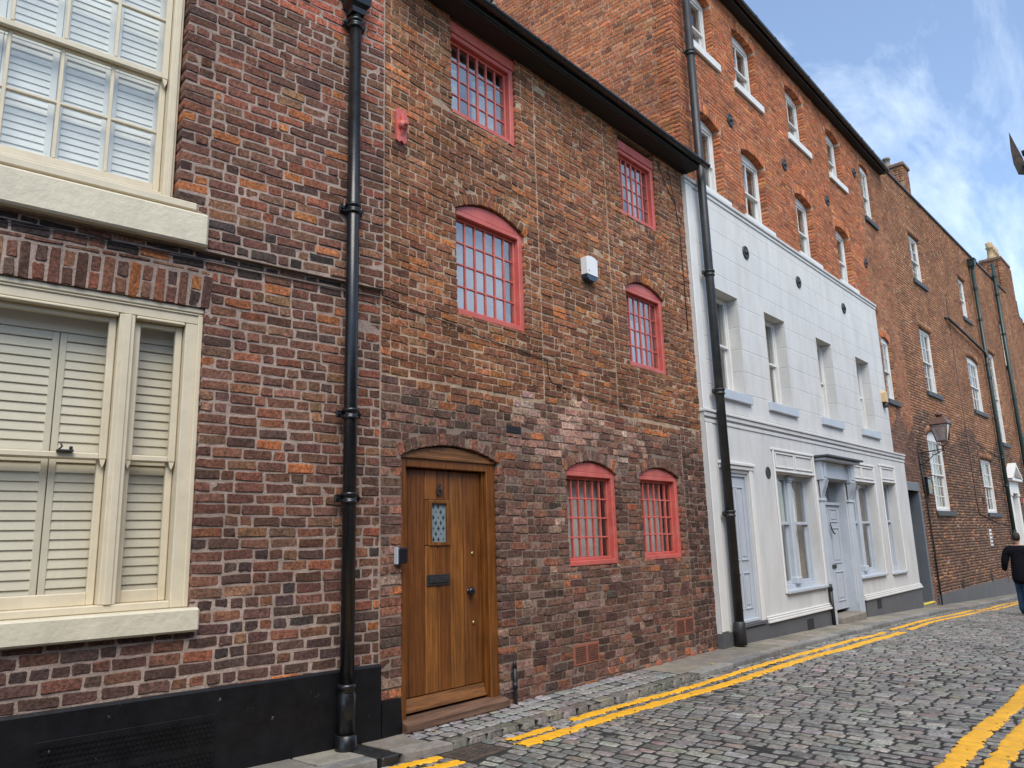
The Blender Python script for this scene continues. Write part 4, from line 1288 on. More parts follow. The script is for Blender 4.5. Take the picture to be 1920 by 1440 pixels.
m = MB(); m.box(4.87 - OR, 5.155 - OR, .100, .113, 1.145, 1.245, .004); m.box(4.895 - OR, 5.13 - OR, .092, .101, 1.17, 1.222, .004); m.obj('letter_plate', door, 'iron')
m = MB(); m.lathe([(.028, .112), (.028, .106), (.016, .102), (.016, .094), (.032, .088), (.040, .076), (.040, .066), (.030, .054), (.010, .050)], (5.415 - OR, 0, 1.07), 'y', 20); m.obj('door_knob', door, 'pipe')
for zz in (1.42, .78):
    m = MB(); m.lathe([(.018, .112), (.018, .104), (.012, .100)], (5.47 - OR, 0, zz), 'y', 14); m.obj('keyhole_plate', door, 'brass')
fc = bpy.data.curves.new('number', 'FONT'); fc.body = '6'; fc.size = .165; fc.extrude = .006; fc.bevel_depth = .0015; fc.align_x = 'CENTER'
ft = bpy.data.objects.new('tmp', fc); COL.objects.link(ft)
bpy.context.view_layer.update()
me6 = bpy.data.meshes.new_from_object(ft.evaluated_get(bpy.context.evaluated_depsgraph_get()))
bpy.data.objects.remove(ft)
me6.materials.clear(); me6.materials.append(MT['iron'])
o = link('house_number', me6, door); o.location = (5.035 - OR, .106, 1.960); o.rotation_euler = (math.pi / 2, 0, 0)
m = MB(); m.prism([(-.085, .012), (-.085, .062), (-.02, .085), (.20, .092), (.20, -.02), (-.06, -.02)], DA - .02, DB + .0, 'yz'); m.obj('threshold', df, 'wood_old')
# small wall details of the cottage
m = MB(); m.prism([(X0 + .003, -.2), (X0 + .003, .265), (X0 + .02, .285), (4.45 - OR, .28), (4.465 - OR, .06), (4.46 - OR, -.2)], -.028, .03); m.obj('painted_plinth_block', Rh, 'black')
for (a, b, c, d) in vents:
    a -= OR; b -= OR
    m = MB(); m.box(a, b, -.004, .05, c, d, .004); ab = m.obj('air_brick', Rh, 'terracotta')
    m = MB()
    for h in range(2):
        w0 = a + .018 + h * (b - a) / 2; ww = (b - a) / 2 - .036
        for i in range(9):
            for j in range(8):
                m.box(w0 + (i + .18) * ww / 9, w0 + (i + .82) * ww / 9, -.006, -.0045, c + .02 + (j + .12) * (d - c - .04) / 8, c + .02 + (j + .80) * (d - c - .04) / 8)
    tag(m.obj('vent_slots', ab, 'dark'), kind='stuff')
m = MB(); m.box(5.90 - OR, 6.13 - OR, -.002, .04, 2.625, 2.70, .003); ab = m.obj('air_brick', Rh, 'iron')
m = MB()
for i in range(9):
    for j in range(3): m.box(5.912 - OR + i * .0235, 5.926 - OR + i * .0235, -.0045, -.0025, 2.635 + j * .02, 2.648 + j * .02)
tag(m.obj('vent_slots', ab, 'pipe_grey'), kind='stuff')
# red painted tie plate
m = MB()
pts = [(-.062, -.16), (-.03, -.18), (0, -.155), (.035, -.18), (.065, -.15), (.068, .13), (.04, .175), (0, .16), (-.04, .175), (-.068, .13)]
m.prism([(4.462 - OR + a, 5.475 + b) for a, b in pts], -.028, .004)
tp = m.obj('tie_plate', Rh, 'red')
m = MB(); m.prism([(-.028, 5.36), (-.052, 5.42), (-.052, 5.53), (-.028, 5.60)], 4.445 - OR, 4.475 - OR, 'yz')
m.lathe([(.052, -.026), (.050, -.06), (.036, -.072), (.022, -.074), (.022, -.105), (.014, -.11)], (4.466 - OR, 0, 5.475), 'y', 16); m.obj('tie_nut', tp, 'red')
# cable over the cottage front, stub of pipe beside the door
m = MB(); m.tube([(HX + .01 - OR, -.012, 3.70), (4.6 - OR, -.012, 3.66), (5.1 - OR, -.012, 3.62), (5.6 - OR, -.012, 3.56), (6.3 - OR, -.012, 3.52), (6.60 - OR, -.012, 3.50), (6.63 - OR, -.012, 3.30), (6.68 - OR, -.012, 3.24), (7.2 - OR, -.012, 3.20), (8.0 - OR, -.012, 3.16), (9.0 - OR, -.012, 3.10), (10.1 - OR, -.012, 3.13)], .005, 6); m.obj('cable', Rh, 'plastic_black')
m = MB(); m.tube([(9.42 - OR, -.01, 7.0), (9.62 - OR, -.012, 6.72), (9.9 - OR, -.012, 6.42), (9.98 - OR, -.012, 6.05), (9.99 - OR, -.012, 4.5)], .006, 6); m.tube([(9.75 - OR, -.01, 7.0), (9.9 - OR, -.012, 6.45)], .005, 6); m.obj('cable', Rh, 'plastic_black')
m = MB(); m.tube([(5.86 - OR, -.05, -.01), (5.86 - OR, -.05, .36)], .019, 10); m.tube([(5.86 - OR, -.05, .14), (5.86 - OR, -.05, .20)], .024, 10); m.tube([(5.86 - OR, -.05, .33), (5.86 - OR, -.05, .40)], [.022, .016], 10); m.obj('pipe_stub', Rh, 'pipe_grey')
br = random.Random(9)
for i in range(7):
    m = MB(); xx = 8.35 + i * .27 + br.uniform(-.05, .05) - OR; rr = br.uniform(.05, .09)
    m.lathe([(rr * .4, -.02), (rr, .0), (rr * 1.05, rr * .5), (rr * .8, rr * .95), (rr * .3, rr * 1.15)], (xx, .045, -.02), 'z', 7)
    m.obj('footing_stone', Rh, 'terracotta')

# ---------------------------------------------------------------- the tall house with the white ground storeys
OW = 15.0
Wh = empty('tall_townhouse', (OW, D, 0))
tag(Wh, 'tall orange-red brick townhouse whose lower two storeys are white stucco', 'house')
WW = Matrix.Translation((OW, D, 0))
gX0, gX1, wTop = 10.30 - OW, FARX - OW, 11.42
TF = [(10.84, 11.80), (12.70, 13.68), (15.26, 16.24), (17.72, 18.66)]
SF = [(10.77, 11.72), (12.61, 13.60), (15.15, 16.10), (17.58, 18.52)]
FF = [(10.78, 11.71), (12.75, 13.68), (15.25, 16.12), (17.66, 18.61)]
opens = []
for a, b in TF: opens.append((a - OW, b - OW, 9.80, 10.98, .10))
for a, b in SF: opens.append((a - OW, b - OW, 7.12, 8.44, .10))
sideW = [(20.25 - OW, 21.02 - OW, 9.52, 11.00, .08), (20.13 - OW, 20.90 - OW, 4.70, 6.26, .08)]
PASS = (20.66 - OW, 21.82 - OW, -.8, 2.50)
wm = MB()
stu = [(a - OW, b - OW, 3.725, 5.37) for a, b in FF]
GF1, GF2, GF3 = (12.58 - OW, 14.25 - OW, .62, 2.54), (16.28 - OW, 17.86 - OW, .66, 2.54), (18.48 - OW, 19.42 - OW, .64, 2.60)
DR1, DR2 = (10.66 - OW, 11.48 - OW, .27, 2.46), (14.66 - OW, 15.92 - OW, -.9, 2.52)
allh = [opening(a, b, c, d, rise=r, e=.011) for (a, b, c, d, r) in opens + sideW] + [opening(*q) for q in stu + [GF1, GF2, GF3, DR1]]
outer = [(gX0 + .012, -.9), (DR2[0], -.9), (DR2[0], DR2[3]), (DR2[1], DR2[3]), (DR2[1], -.9), (PASS[0], -.9), (PASS[0], PASS[3]), (PASS[1], PASS[3]), (PASS[1], -.9), (gX1, -.9), (gX1, wTop), (gX0 + .012, wTop)]
slab(wm, outer, allh, .006, .34)
# gable with its raking top, and the other walls
gab = [(.34, -.9), (4.12, -.9), (4.12, 12.20), (2.05, 13.55), (.34, wTop)]
wm.prism([(a, b) for a, b in gab], gX0 + .006, gX0 + .25, 'yz')
wm.box(gX0, gX1, 4.12, 4.35, -.9, wTop); wm.box(gX1 - .2, gX1, .35, 4.11, -.9, wTop)
wm.obj('wall', Wh, 'mortar_tall')
m = MB(); m.prism([(-.16, 11.42), (-.16, 11.47), (2.05, 13.66), (4.45, 12.10), (4.45, 12.0), (2.05, 13.55)], gX0 - .04, gX1 - .0, 'yz'); m.obj('roof', Wh, 'slate')
m = MB()
for z in (2.9, 6.2, 9.0, 11.3): m.box(gX0 + .26, gX1 - .21, .37, 4.1, z, z + .08)
m.obj('ceiling', Wh, 'room')
rng = np.random.default_rng(23)
tall_pal = palette([(.42, .150, .064), (.36, .122, .056), (.30, .105, .054), (.46, .185, .088), (.20, .078, .048), (.52, .21, .082), (.32, .145, .080)], [28, 26, 18, 10, 9, 4, 5], .10)
side_pal = palette([(.33, .152, .077), (.285, .128, .069), (.235, .105, .060), (.38, .182, .092), (.175, .08, .052)], [25, 25, 20, 12, 10], .10)
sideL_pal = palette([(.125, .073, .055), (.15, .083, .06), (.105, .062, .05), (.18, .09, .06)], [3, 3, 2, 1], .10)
gab_pal = palette([(.46, .165, .070), (.38, .135, .062), (.52, .205, .09), (.30, .112, .058), (.19, .078, .054), (.46, .24, .13)], [28, 26, 14, 14, 9, 6], .10)
def tall_col(r, s, z):
    X = s + OW
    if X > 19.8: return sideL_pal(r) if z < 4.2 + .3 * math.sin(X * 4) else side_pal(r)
    return tall_pal(r)
wb = Blocks(Wh, 'brick', 'brick', 'tall', WW)
hw = [('r', gX0 - 1, 19.82 - OW, -2, 7.035), ('r', 19.82 - OW, 20.53 - OW, -2, 3.345), ('r', 20.56 - OW, 21.90 - OW, -2, 2.715)]
for (a, b, c, d, r) in opens + sideW:
    hw.append(('r', a, b, c, d)); hw.append(('arc', (a + b) / 2, (b - a) / 2, d, r, .20))
    ex = .16
    if (a, b, c, d, r) in opens: hw.append(('r', a - ex, b + ex, c - .155, c))
    else: hw.append(('r', a - .14, b + .14, c - .13, c))
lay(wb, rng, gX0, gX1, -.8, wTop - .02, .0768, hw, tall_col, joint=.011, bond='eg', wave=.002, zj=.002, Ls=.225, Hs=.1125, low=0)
for (a, b, c, d, r) in opens + sideW:
    arch_bricks(wb, rng, (a + b) / 2, (b - a) / 2, d, r, .195, (lambda q, *_: tall_pal(q) * 1.12), n=13)
z = 7.0; i = 0
lay(wb, rng, -4.10, -.118, 6.2, 13.5, .0768, [], lambda r, s, z: gab_pal(r), joint=.012, bond='mix', mapping=1, const=gX0, wave=.003, zj=.003, Ls=.225, Hs=.1125)
wb.rows = [q for q in wb.rows if not (q[9] == 1 and (q[1] > (wTop + (-q[0] - .34) * 1.245 - .05) or q[1] > 13.5 - (-q[0] - 2.05) * .652))]
print('tall bricks', wb.finish())
# windows of the brick storeys
for n_, (a, b, c, d, r) in enumerate(opens):
    w = sash_window(Wh, a, b, c, d, .13, 2, 1, 1, 'white', rise=r, fw=.06, glass='glass', curt='curtain', sill=('white', .055, .145, .15))
for (a, b, c, d, r) in sideW:
    sash_window(Wh, a, b, c, d, .06, 3, 2, 2, 'white', rise=r, fw=.07, glass='glass', curt='curtain', sill=('sill_grey', .06, .12, .13))
# stucco of the two lower storeys
def rect(q): return [(q[0], q[2]), (q[1], q[2]), (q[1], q[3]), (q[0], q[3])]
def reveal(m, q, dep):
    m.box(q[0] + .001, q[0] + .010, -.06, dep, q[2], q[3] - .011); m.box(q[1] - .010, q[1] - .001, -.06, dep, q[2], q[3] - .011); m.box(q[0] + .001, q[1] - .001, -.06, dep, q[3] - .010, q[3] - .001)
uS0, uS1 = 10.17 - OW, 19.80 - OW
m = MB(); slab(m, [(uS0, 3.345), (uS1, 3.345), (uS1, 7.0), (uS0, 7.0)], [rect(q) for q in stu], -.045, .004)
for q in stu: reveal(m, q, .134)
us = m.obj('stucco_front', Wh, 'stucco')
cube('cornice', us, uS0 - .02, uS1 + .02, -.085, .004, 6.965, 7.03, 'stucco_low', .01)
cube('cornice', us, uS0 - .005, uS1 + .01, -.062, -.0455, 6.90, 6.963, 'stucco_low', .008)
lS1 = 20.50 - OW
PL = .20
m = MB()
lo_out = [(uS0, PL), (DR1[0], PL), (DR1[0], 2.46), (DR1[1], 2.46), (DR1[1], PL), (DR2[0], PL), (DR2[0], 2.52), (DR2[1], 2.52), (DR2[1], PL), (lS1, PL), (lS1, 3.30), (uS0, 3.30)]
slab(m, lo_out, [rect(GF1), rect(GF2), rect(GF3)], -.065, .004)
for q in (GF1, GF2, GF3): reveal(m, q, .084)
reveal(m, DR1, -.041)
ls = m.obj('stucco_shopfront', Wh, 'stucco_low')
cube('string_course', ls, uS0 - .02, lS1 + .03, -.115, .004, 3.302, 3.345, 'stucco_low', .008)
cube('string_course', ls, uS0 - .01, lS1 + .02, -.095, -.066, 3.235, 3.30, 'stucco_low', .006)
cube('string_course', ls, uS0 - .005, lS1 + .01, -.080, -.0655, 3.15, 3.20, 'stucco_low', .005)
for (a, b) in ((uS0, 14.42 - OW), (16.32 - OW, lS1)):
    if a == uS0: a = 11.68 - OW
    for (z0_, z1_, pr_) in ((.20, .235, .125), (.24, .27, .105), (.275, .30, .088)):
        cube('base_mould', ls, a, b, -pr_, -.0655, z0_, z1_, 'white', .006)
# corner pilaster strip beside the cottage
cube('pilaster', ls, uS0 + .002, 10.38 - OW, -.090, -.066, .22, 3.14, 'white', .008)
cube('pilaster', us, uS0 + .002, 10.38 - OW, -.072, -.046, 3.35, 6.89, 'white', .008)
# plinth follows the falling street
v = []
def plinth(a, b, name='plinth'):
    xs_ = np.linspace(a, b, 8)
    m = MB(); vv, ff = [], []
    for x in xs_:
        zb = gz(x + OW) - .15
        vv += [(x, -.085, zb), (x, -.085, PL - .004), (x, .1, PL - .004), (x, .1, zb)]
    for i in range(7):
        for q in range(4): ff.append((i * 4 + q, i * 4 + (q + 1) % 4, i * 4 + 4 + (q + 1) % 4, i * 4 + 4 + q))
    ff += [(0, 1, 2, 3), (31, 30, 29, 28)]
    m.add(vv, ff)
    return m.obj(name, Wh, 'grey_plinth')
p1 = plinth(uS0 - .0, 14.44 - OW); p2 = plinth(16.36 - OW, lS1)
for (pp, xx) in ((p1, 13.22), (p2, 17.02)):
    z0_ = -.06 if xx < 15 else -.02
    cube('vent', pp, xx - OW, xx + .30 - OW, -.087, -.08, z0_, z0_ + .18, 'dark', .001)
# first-floor windows
for i, q in enumerate(stu):
    sash_window(Wh, q[0], q[1], q[2], q[3], .135, 2, 1, 1, 'white', fw=.05, glass='glass', curt='curtain', sill=('pale_blue', .10, .145, .16), blind=(i == 0))
# ground-floor windows: pair of sashes about a turned mullion, panels above
def shop_window(q, pair=True):
    a, b, c, d = q
    dep = .085
    m = MB()
    m.box(a, a + .05, dep, dep + .1, c, d, .004); m.box(b - .05, b, dep, dep + .1, c, d, .004); m.box(a + .05, b - .05, dep + .001, dep + .1, d - .05, d, .004); m.box(a + .05, b - .05, dep + .001, dep + .1, c, c + .07, .004)
    w = m.obj('window', Wh, 'pale_blue')
    mid = (a + b) / 2
    parts = [(a + .05, b - .05)]
    if pair:
        parts = [(a + .05, mid - .075), (mid + .075, b - .05)]
        mm = MB(); mm.box(mid - .075, mid + .075, dep - .035, dep + .08, c + .16, d - .12, .02); mm.box(mid - .10, mid + .10, dep - .06, dep + .08, c + .07, c + .18, .01); mm.box(mid - .085, mid + .085, dep - .05, dep + .08, d - .13, d - .10, .006); mm.box(mid - .105, mid + .105, dep - .065, dep + .08, d - .10, d - .05, .006)
        mm.obj('mullion', w, 'pale_blue')
    for (p, r) in parts:
        zm = c + (d - c) * .56
        for (lo, hi, y) in ((c + .07, zm + .02, dep + .05), (zm - .02, d - .05, dep + .01)):
            sm = MB(); sm.box(p, p + .045, y, y + .038, lo, hi, .004); sm.box(r - .045, r, y, y + .038, lo, hi, .004); sm.box(p + .045, r - .045, y + .001, y + .038, lo, lo + .05, .004); sm.box(p + .045, r - .045, y + .001, y + .038, hi - .04, hi, .004)
            sm.obj('sash', w, 'pale_blue')
            pane_box(w, p + .04, r - .04, y + .018, lo + .045, hi - .035, 'glass')
        curtain(w, p, r, dep + .22, c + .05, d, 'curtain', 6, .02)
    cube('sill', w, a - .05, b + .05, -.13, -.066, c - .045, c + .006, 'pale_blue', .008)
    cube('sill', w, a + .012, b - .012, -.0655, dep, c - .02, c + .006, 'pale_blue', .004)
    # raised surround and panels
    for (x0_, x1_, z0_, z1_) in ((a - .095, a - .045, c - .04, d + .36), (b + .045, b + .095, c - .04, d + .36), (a - .14, b + .14, d + .36, d + .40), (a - .045, b + .045, d + .005, d + .035)):
        cube('surround_mould', w, x0_, x1_, -.090, -.0655, z0_, z1_, 'white', .007)
    n = 2 if pair else 1
    for i in range(n):
        x0_, x1_ = a - .02 + (b - a + .04) * i / n + .03, a - .02 + (b - a + .04) * (i + 1) / n - .03
        for (p0, p1, q0, q1) in ((x0_, x1_, d + .075, d + .10), (x0_, x1_, d + .31, d + .335), (x0_, x0_ + .025, d + .101, d + .309), (x1_ - .025, x1_, d + .101, d + .309)):
            cube('panel_mould', w, p0, p1, -.084, -.0655, q0, q1, 'white', .005)
    return w
shop_window(GF1); shop_window(GF2); shop_window(GF3, pair=False)
# small side door at the left
def panel_door(a, b, c, d, y, material, panels, parent=Wh, name='door'):
    m = MB(); m.box(a, b, y, y + .05, c, d, .003)
    dr = m.obj(name, parent, material)
    for (p, q, r, s_) in panels:
        x0_, x1_ = a + (b - a) * p, a + (b - a) * q
        for (e0, e1, f0, f1) in ((x0_, x1_, r, r + .022), (x0_, x1_, s_ - .022, s_), (x0_, x0_ + .022, r + .0225, s_ - .0225), (x1_ - .022, x1_, r + .0225, s_ - .0225)):
            cube('panel_mould', dr, e0, e1, y - .016, y - .0005, f0, f1, material, .005)
        cube('door_panel', dr, x0_ + .06, x1_ - .06, y - .010, y - .0005, r + .06, s_ - .06, material, .004)
    return dr
a, b, c, d = DR1
m = MB(); m.box(a, a + .05, -.040, .06, c, d, .004); m.box(b - .05, b, -.040, .06, c, d, .004); m.box(a + .05, b - .05, -.039, .06, d - .06, d, .004); f1 = m.obj('door_frame', Wh, 'pale_blue')
panel_door(a + .052, b - .052, c + .005, d - .062, -.012, 'pale_blue', [(.12, .46, 1.15, 2.25), (.54, .88, 1.15, 2.25), (.12, .46, .45, .98), (.54, .88, .45, .98)])
for (x0_, x1_, z0_, z1_, pr_) in ((b + .012, b + .10, PL + .04, d + .035, .095), (b + .10, b + .165, PL + .04, d + .10, .078), (a - .18, b + .19, d + .10, d + .15, .125), (a - .16, b + .165, d + .04, d + .10, .10)):
    cube('architrave', f1, x0_, x1_, -pr_, -.0655, z0_, z1_, 'white', .008)
cube('weather_sill', f1, a + .05, b - .05, -.075, -.013, c, c + .045, 'pale_blue', .006)
cube('door_step', f1, a - .06, b + .14, -.115, .12, c - .055, c - .004, 'grey_plinth', .006)
# main door with consoles and hood
a, b, c, d = DR2
bz = gz(15.2)
m = MB()
for (x0_, x1_) in ((14.44 - OW, 14.64 - OW), (15.94 - OW, 16.22 - OW)):
    m.box(x0_, x1_, -.105, .1, bz - .1, 2.10, .01)
    m.box(x0_ - .02, x1_ + .02, -.125, -.06, 2.10, 2.15, .006)
    m.prism([(-.105, 2.15), (-.13, 2.24), (-.18, 2.36), (-.22, 2.48), (-.10, 2.48), (-.10, 2.15)], x0_ + .015, x1_ - .015, 'yz')
    m.box(x0_ - .01, x1_ + .01, -.19, -.06, 2.48, 2.83, .01)
    m.box(x0_ + .04, x1_ - .04, -.205, -.19, 2.53, 2.79, .008)
m.box(14.645 - OW, 15.935 - OW, -.14, .1, 2.525, 2.83, .008)
m.box(14.38 - OW, 16.30 - OW, -.30, -.06, 2.835, 2.885, .01)
ds = m.obj('door_surround', Wh, 'pale_blue')
cube('lead_hood', ds, 14.34 - OW, 16.34 - OW, -.36, -.05, 2.89, 2.93, 'sill_grey', .008)
m = MB(); m.box(a, a + .014, -.06, .40, bz, d); m.box(b - .014, b, -.06, .40, bz, d); m.box(a + .014, b - .014, -.06, .40, d - .014, d); m.obj('recess_lining', ds, 'pale_blue')
panel_door(a + .016, b - .016, .10, 2.04, .10, 'pale_blue', [(.10, .45, 1.72, 1.98), (.55, .90, 1.72, 1.98), (.10, .45, .95, 1.62), (.55, .90, .95, 1.62), (.10, .45, .25, .80), (.55, .90, .25, .80)])
m = MB(); m.box(a + .016, b - .016, .06, .16, 2.045, 2.10, .006); m.obj('transom', ds, 'pale_blue')
pane_box(ds, a + .016, b - .016, .10, 2.10, d - .016, 'glass')
m = MB(); m.tube([(15.3 - OW, .08, 1.70), (15.3 - OW, .05, 1.58)], .012, 8); m.tube([(15.27 - OW, .05, 1.60), (15.30 - OW, .03, 1.52), (15.36 - OW, .03, 1.50)], .014, 8); m.obj('door_knocker', ds, 'iron')
cube('letter_slot', ds, 15.22 - OW, 15.42 - OW, .082, .097, .86, .93, 'iron', .003)
cube('door_step', ds, 14.64 - OW, 15.94 - OW, -.20, .55, bz - .1, bz + .13, 'flag', .015)
m = MB(); m.tube([(14.40 - OW, -.11, bz - .02), (14.40 - OW, -.11, .55)], .035, 10); m.tube([(14.40 - OW, -.11, .52), (14.38 - OW, -.115, .62)], [.045, .035], 10); m.obj('pipe_stub', Wh, 'pipe_grey')
# passage door at the right of the stucco
a, b, c, d = PASS
m = MB(); m.box(20.62 - OW, 21.86 - OW, -.02, .2, 2.50, 2.71, .006); m.box(21.72 - OW, 21.86 - OW, -.012, .6, -.7, 2.498, .004); m.box(20.62 - OW, 20.70 - OW, -.012, .6, -.7, 2.498, .004); pf = m.obj('passage_frame', Wh, 'grey_door')
cube('passage_door', pf, 20.70 - OW, 21.72 - OW, .60, .65, -.6, 2.49, 'grey_door', .004)
cube('passage_step', pf, 20.62 - OW, 21.86 - OW, -.06, .5, -.5, -.225, 'flag', .01); cube('step_edge', pf, 20.75 - OW, 21.70 - OW, -.065, .02, -.222, -.20, 'yellow_flat', .004)
# roundels
def roundel(parent, x, z, y=0.0, r=.125, material='iron', sub=True):
    m = MB(); m.lathe([(r, y + .004), (r, y - .018), (r * .82, y - .026), (r * .8, y - .018), (r * .35, y - .02), (r * .3, y - .05), (r * .12, y - .055)], (x, 0, z), 'y', 18)
    return m.obj('tie_roundel', parent, material)
for (x, z) in ((12.23, 8.86), (14.72, 8.92), (17.21, 8.96), (19.66, 10.55), (19.66, 8.10)): roundel(Wh, x - OW, z)
for (x, z) in ((12.25, 6.32), (14.66, 6.37), (17.30, 6.40)): roundel(Wh, x - OW, z, -.045, .12)
m = MB(); m.lathe([(.10, -.066), (.10, -.072), (.085, -.075), (.08, -.067)], (12.26 - OW, 0, 2.51), 'y', 18); m.lathe([(.08, -.066), (.079, -.069)], (12.26 - OW, 0, 2.51), 'y', 18); m.obj('vent_cowl', Wh, 'iron')
# eaves, gutter, downpipe
m = MB(); m.box(gX0 - .03, gX1 + .02, -.14, .02, 11.38, 11.415, .004); m.box(gX0 - .03, gX1 + .02, -.165, -.142, 11.36, 11.50, .004); m.obj('eaves_soffit', Wh, 'tar')
gutter(Wh, gX0 - .03, gX1 + .03, -.225, 11.46, .06, 'pipe', .92)
wp = downpipe(Wh, 10.52 - OW, -.17, .02, 11.40, .066, [9.27, 5.47, 3.62, 1.83], 'pipe_grey', lugs=True)
m = MB(); m.lathe([(.066, 0), (.086, .005), (.086, .30), (.066, .32)], (10.52 - OW, -.17, .02), 'z', 18); m.obj('shoe', wp, 'pipe_grey')

# ---------------------------------------------------------------- the long brick house further on
FY = D
Fh = empty('long_brick_house', (FARX, FY, gz(FARX)), FANG)
Fh.location.z = 0
tag(Fh, 'long plain brown brick house with white sash windows and green drainpipes, down the street', 'house')
FW_ = Matrix.Translation((FARX, FY, 0)) @ Matrix.Rotation(FANG, 4, 'Z')
FL, FT = 16.6, 11.72
fw_list = [  # s0, s1, z0, z1, rise, cols, rows, curtain
    (2.15, 3.30, 8.82, 10.32, 0, 2, 2), (7.95, 8.95, 8.82, 10.34, 0, 2, 2), (1.88, 3.18, 5.40, 7.32, 0, 3, 2), (7.45, 9.15, 5.46, 7.28, .10, 4, 2),
    (11.20, 12.30, 4.62, 8.12, 0, 2, 4), (14.75, 15.70, 5.25, 6.95, .10, 2, 2), (14.40, 15.30, 8.0, 9.9, 0, 2, 2), (1.12, 2.80, 2.02, 4.05, .20, 4, 3), (7.15, 8.85, 2.02, 3.80, 0, 4, 2)]
FDOOR = (10.75, 11.95, -.9, 3.05)
wm = MB()
slab(wm, [(0, -1.6), (FDOOR[0], -1.6), (FDOOR[0], FDOOR[3]), (FDOOR[1], FDOOR[3]), (FDOOR[1], -1.6), (FL, -1.6), (FL, FT), (0, FT)], [opening(a, b, c, d, rise=r, e=.011) for (a, b, c, d, r, *_) in fw_list], .005, .34)
house_shell(wm, 0, FL, FT, 6, .35, zb=-1.6)
wm.obj('wall', Fh, 'mortar_tall')
m = MB(); m.prism([(.36, 11.2), (3.2, 11.75), (6.2, 11.2), (6.2, 11.1), (.36, 11.1)], .05, FL - .05, 'yz'); m.obj('roof', Fh, 'slate')
m = MB()
for z in (4.6, 7.8, 11.0): m.box(.22, FL - .22, .37, 5.9, z, z + .08)
m.obj('ceiling', Fh, 'room')
cube('coping', Fh, -.02, FL + .4, -.05, .40, FT + .003, FT + .075, 'slate', .01)
rng = np.random.default_rng(31)
far_up = palette([(.30, .148, .078), (.265, .128, .070), (.225, .108, .064), (.35, .185, .098), (.165, .082, .053), (.38, .22, .125)], [26, 26, 20, 11, 9, 5], .10)
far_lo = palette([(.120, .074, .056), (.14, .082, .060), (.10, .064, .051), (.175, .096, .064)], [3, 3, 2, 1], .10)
fb = Blocks(Fh, 'brick', 'brick', 'tall', FW_)
fh = [('r', FDOOR[0], FDOOR[1], -2, FDOOR[3])]
for (a, b, c, d, r, *_) in fw_list:
    fh.append(('r', a, b, c, d)); fh.append(('r', a - .14, b + .14, c - .15, c))
    if r: fh.append(('arc', (a + b) / 2, (b - a) / 2, d, r, .2))
    else: fh.append(('r', a - .06, b + .06, d, d + .2))
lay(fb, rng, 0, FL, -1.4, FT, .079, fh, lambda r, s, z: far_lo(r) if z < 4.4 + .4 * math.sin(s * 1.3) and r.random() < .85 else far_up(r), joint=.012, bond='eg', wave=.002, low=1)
for (a, b, c, d, r, *_) in fw_list:
    if r: arch_bricks(fb, rng, (a + b) / 2, (b - a) / 2, d, r, .195, lambda q, *_: far_up(q) * .9, low=1)
    else:
        s = a - .05
        while s < b + .05:
            fb.add(s + .035, d + .10, .066, .19, far_up(rng) * .9, rot=((s - (a + b) / 2) * -.12), low=1); s += .078
print('far bricks', fb.finish())
for i, (a, b, c, d, r, cols, rows) in enumerate(fw_list):
    sash_window(Fh, a, b, c, d, .07, cols, rows, rows, 'white', rise=r, fw=.09, glass='glass', curt='curtain', sill=('sill_grey', .06, .13, .12), bar=.026, waves=3)
# doorcase with pediment
a, b, c, d = FDOOR
m = MB(); fz = gz(FARX + 11)
for x0_, x1_ in ((a - .16, a + .10), (b - .10, b + .16)):
    m.box(x0_, x1_, -.10, .1, fz - .05, 2.75, .01); m.box(x0_ - .03, x1_ + .03, -.13, .0, 2.65, 2.75, .008); m.box(x0_ - .03, x1_ + .03, -.13, .0, fz - .05, fz + .25, .008)
m.box(a - .18, b + .18, -.12, .06, 2.75, 3.18, .01)
m.box(a - .30, b + .30, -.26, .06, 3.18, 3.27, .01)
m.prism([(a - .30, 3.275), (b + .30, 3.275), ((a + b) / 2, 3.80)], -.10, .05)
m.prism([(a - .34, 3.275), (a - .22, 3.275), ((a + b) / 2, 3.72), (b + .22, 3.275), (b + .34, 3.275), ((a + b) / 2, 3.86)], -.28, -.02)
dc = m.obj('doorcase', Fh, 'white')
panel_door(a + .10, b - .10, fz, 2.65, .15, 'white', [(.1, .46, 1.1, 2.5), (.54, .9, 1.1, 2.5), (.1, .46, -.2, .9), (.54, .9, -.2, .9)], Fh)
# plinth, pipes
m = MB(); vv, ff = [], []
for i in range(9):
    x = .1 + (10.4 - .1) * i / 8; zb = gz(x + FARX) - .2
    vv += [(x, -.035, zb), (x, -.035, -.10), (x, .05, -.08), (x, .05, zb)]
for i in range(8):
    for q in range(4): ff.append((i * 4 + q, i * 4 + (q + 1) % 4, i * 4 + 4 + (q + 1) % 4, i * 4 + 4 + q))
ff += [(0, 1, 2, 3), (35, 34, 33, 32)]
m.add(vv, ff); m.obj('plinth', Fh, 'grey_plinth')
downpipe(Fh, 10.05, -.12, gz(FARX + 10), 11.25, .065, [10.3, 9.1, 7.4, 6.9, 5.4, 4.0, 3.0, 1.4], 'green_pipe', hopper=11.1)
downpipe(Fh, 14.2, -.13, gz(FARX + 14), 12.35, .075, [11.8, 11.0, 9.3, 6.6, 4.2], 'green_pipe')
m = MB(); m.tube([(5.1, .02, 8.22), (5.2, -.09, 8.2), (7.4, -.10, 8.05), (9.9, -.11, 7.85), (10.05, -.12, 7.6)], .045, 10); m.obj('waste_pipe', Fh, 'iron')
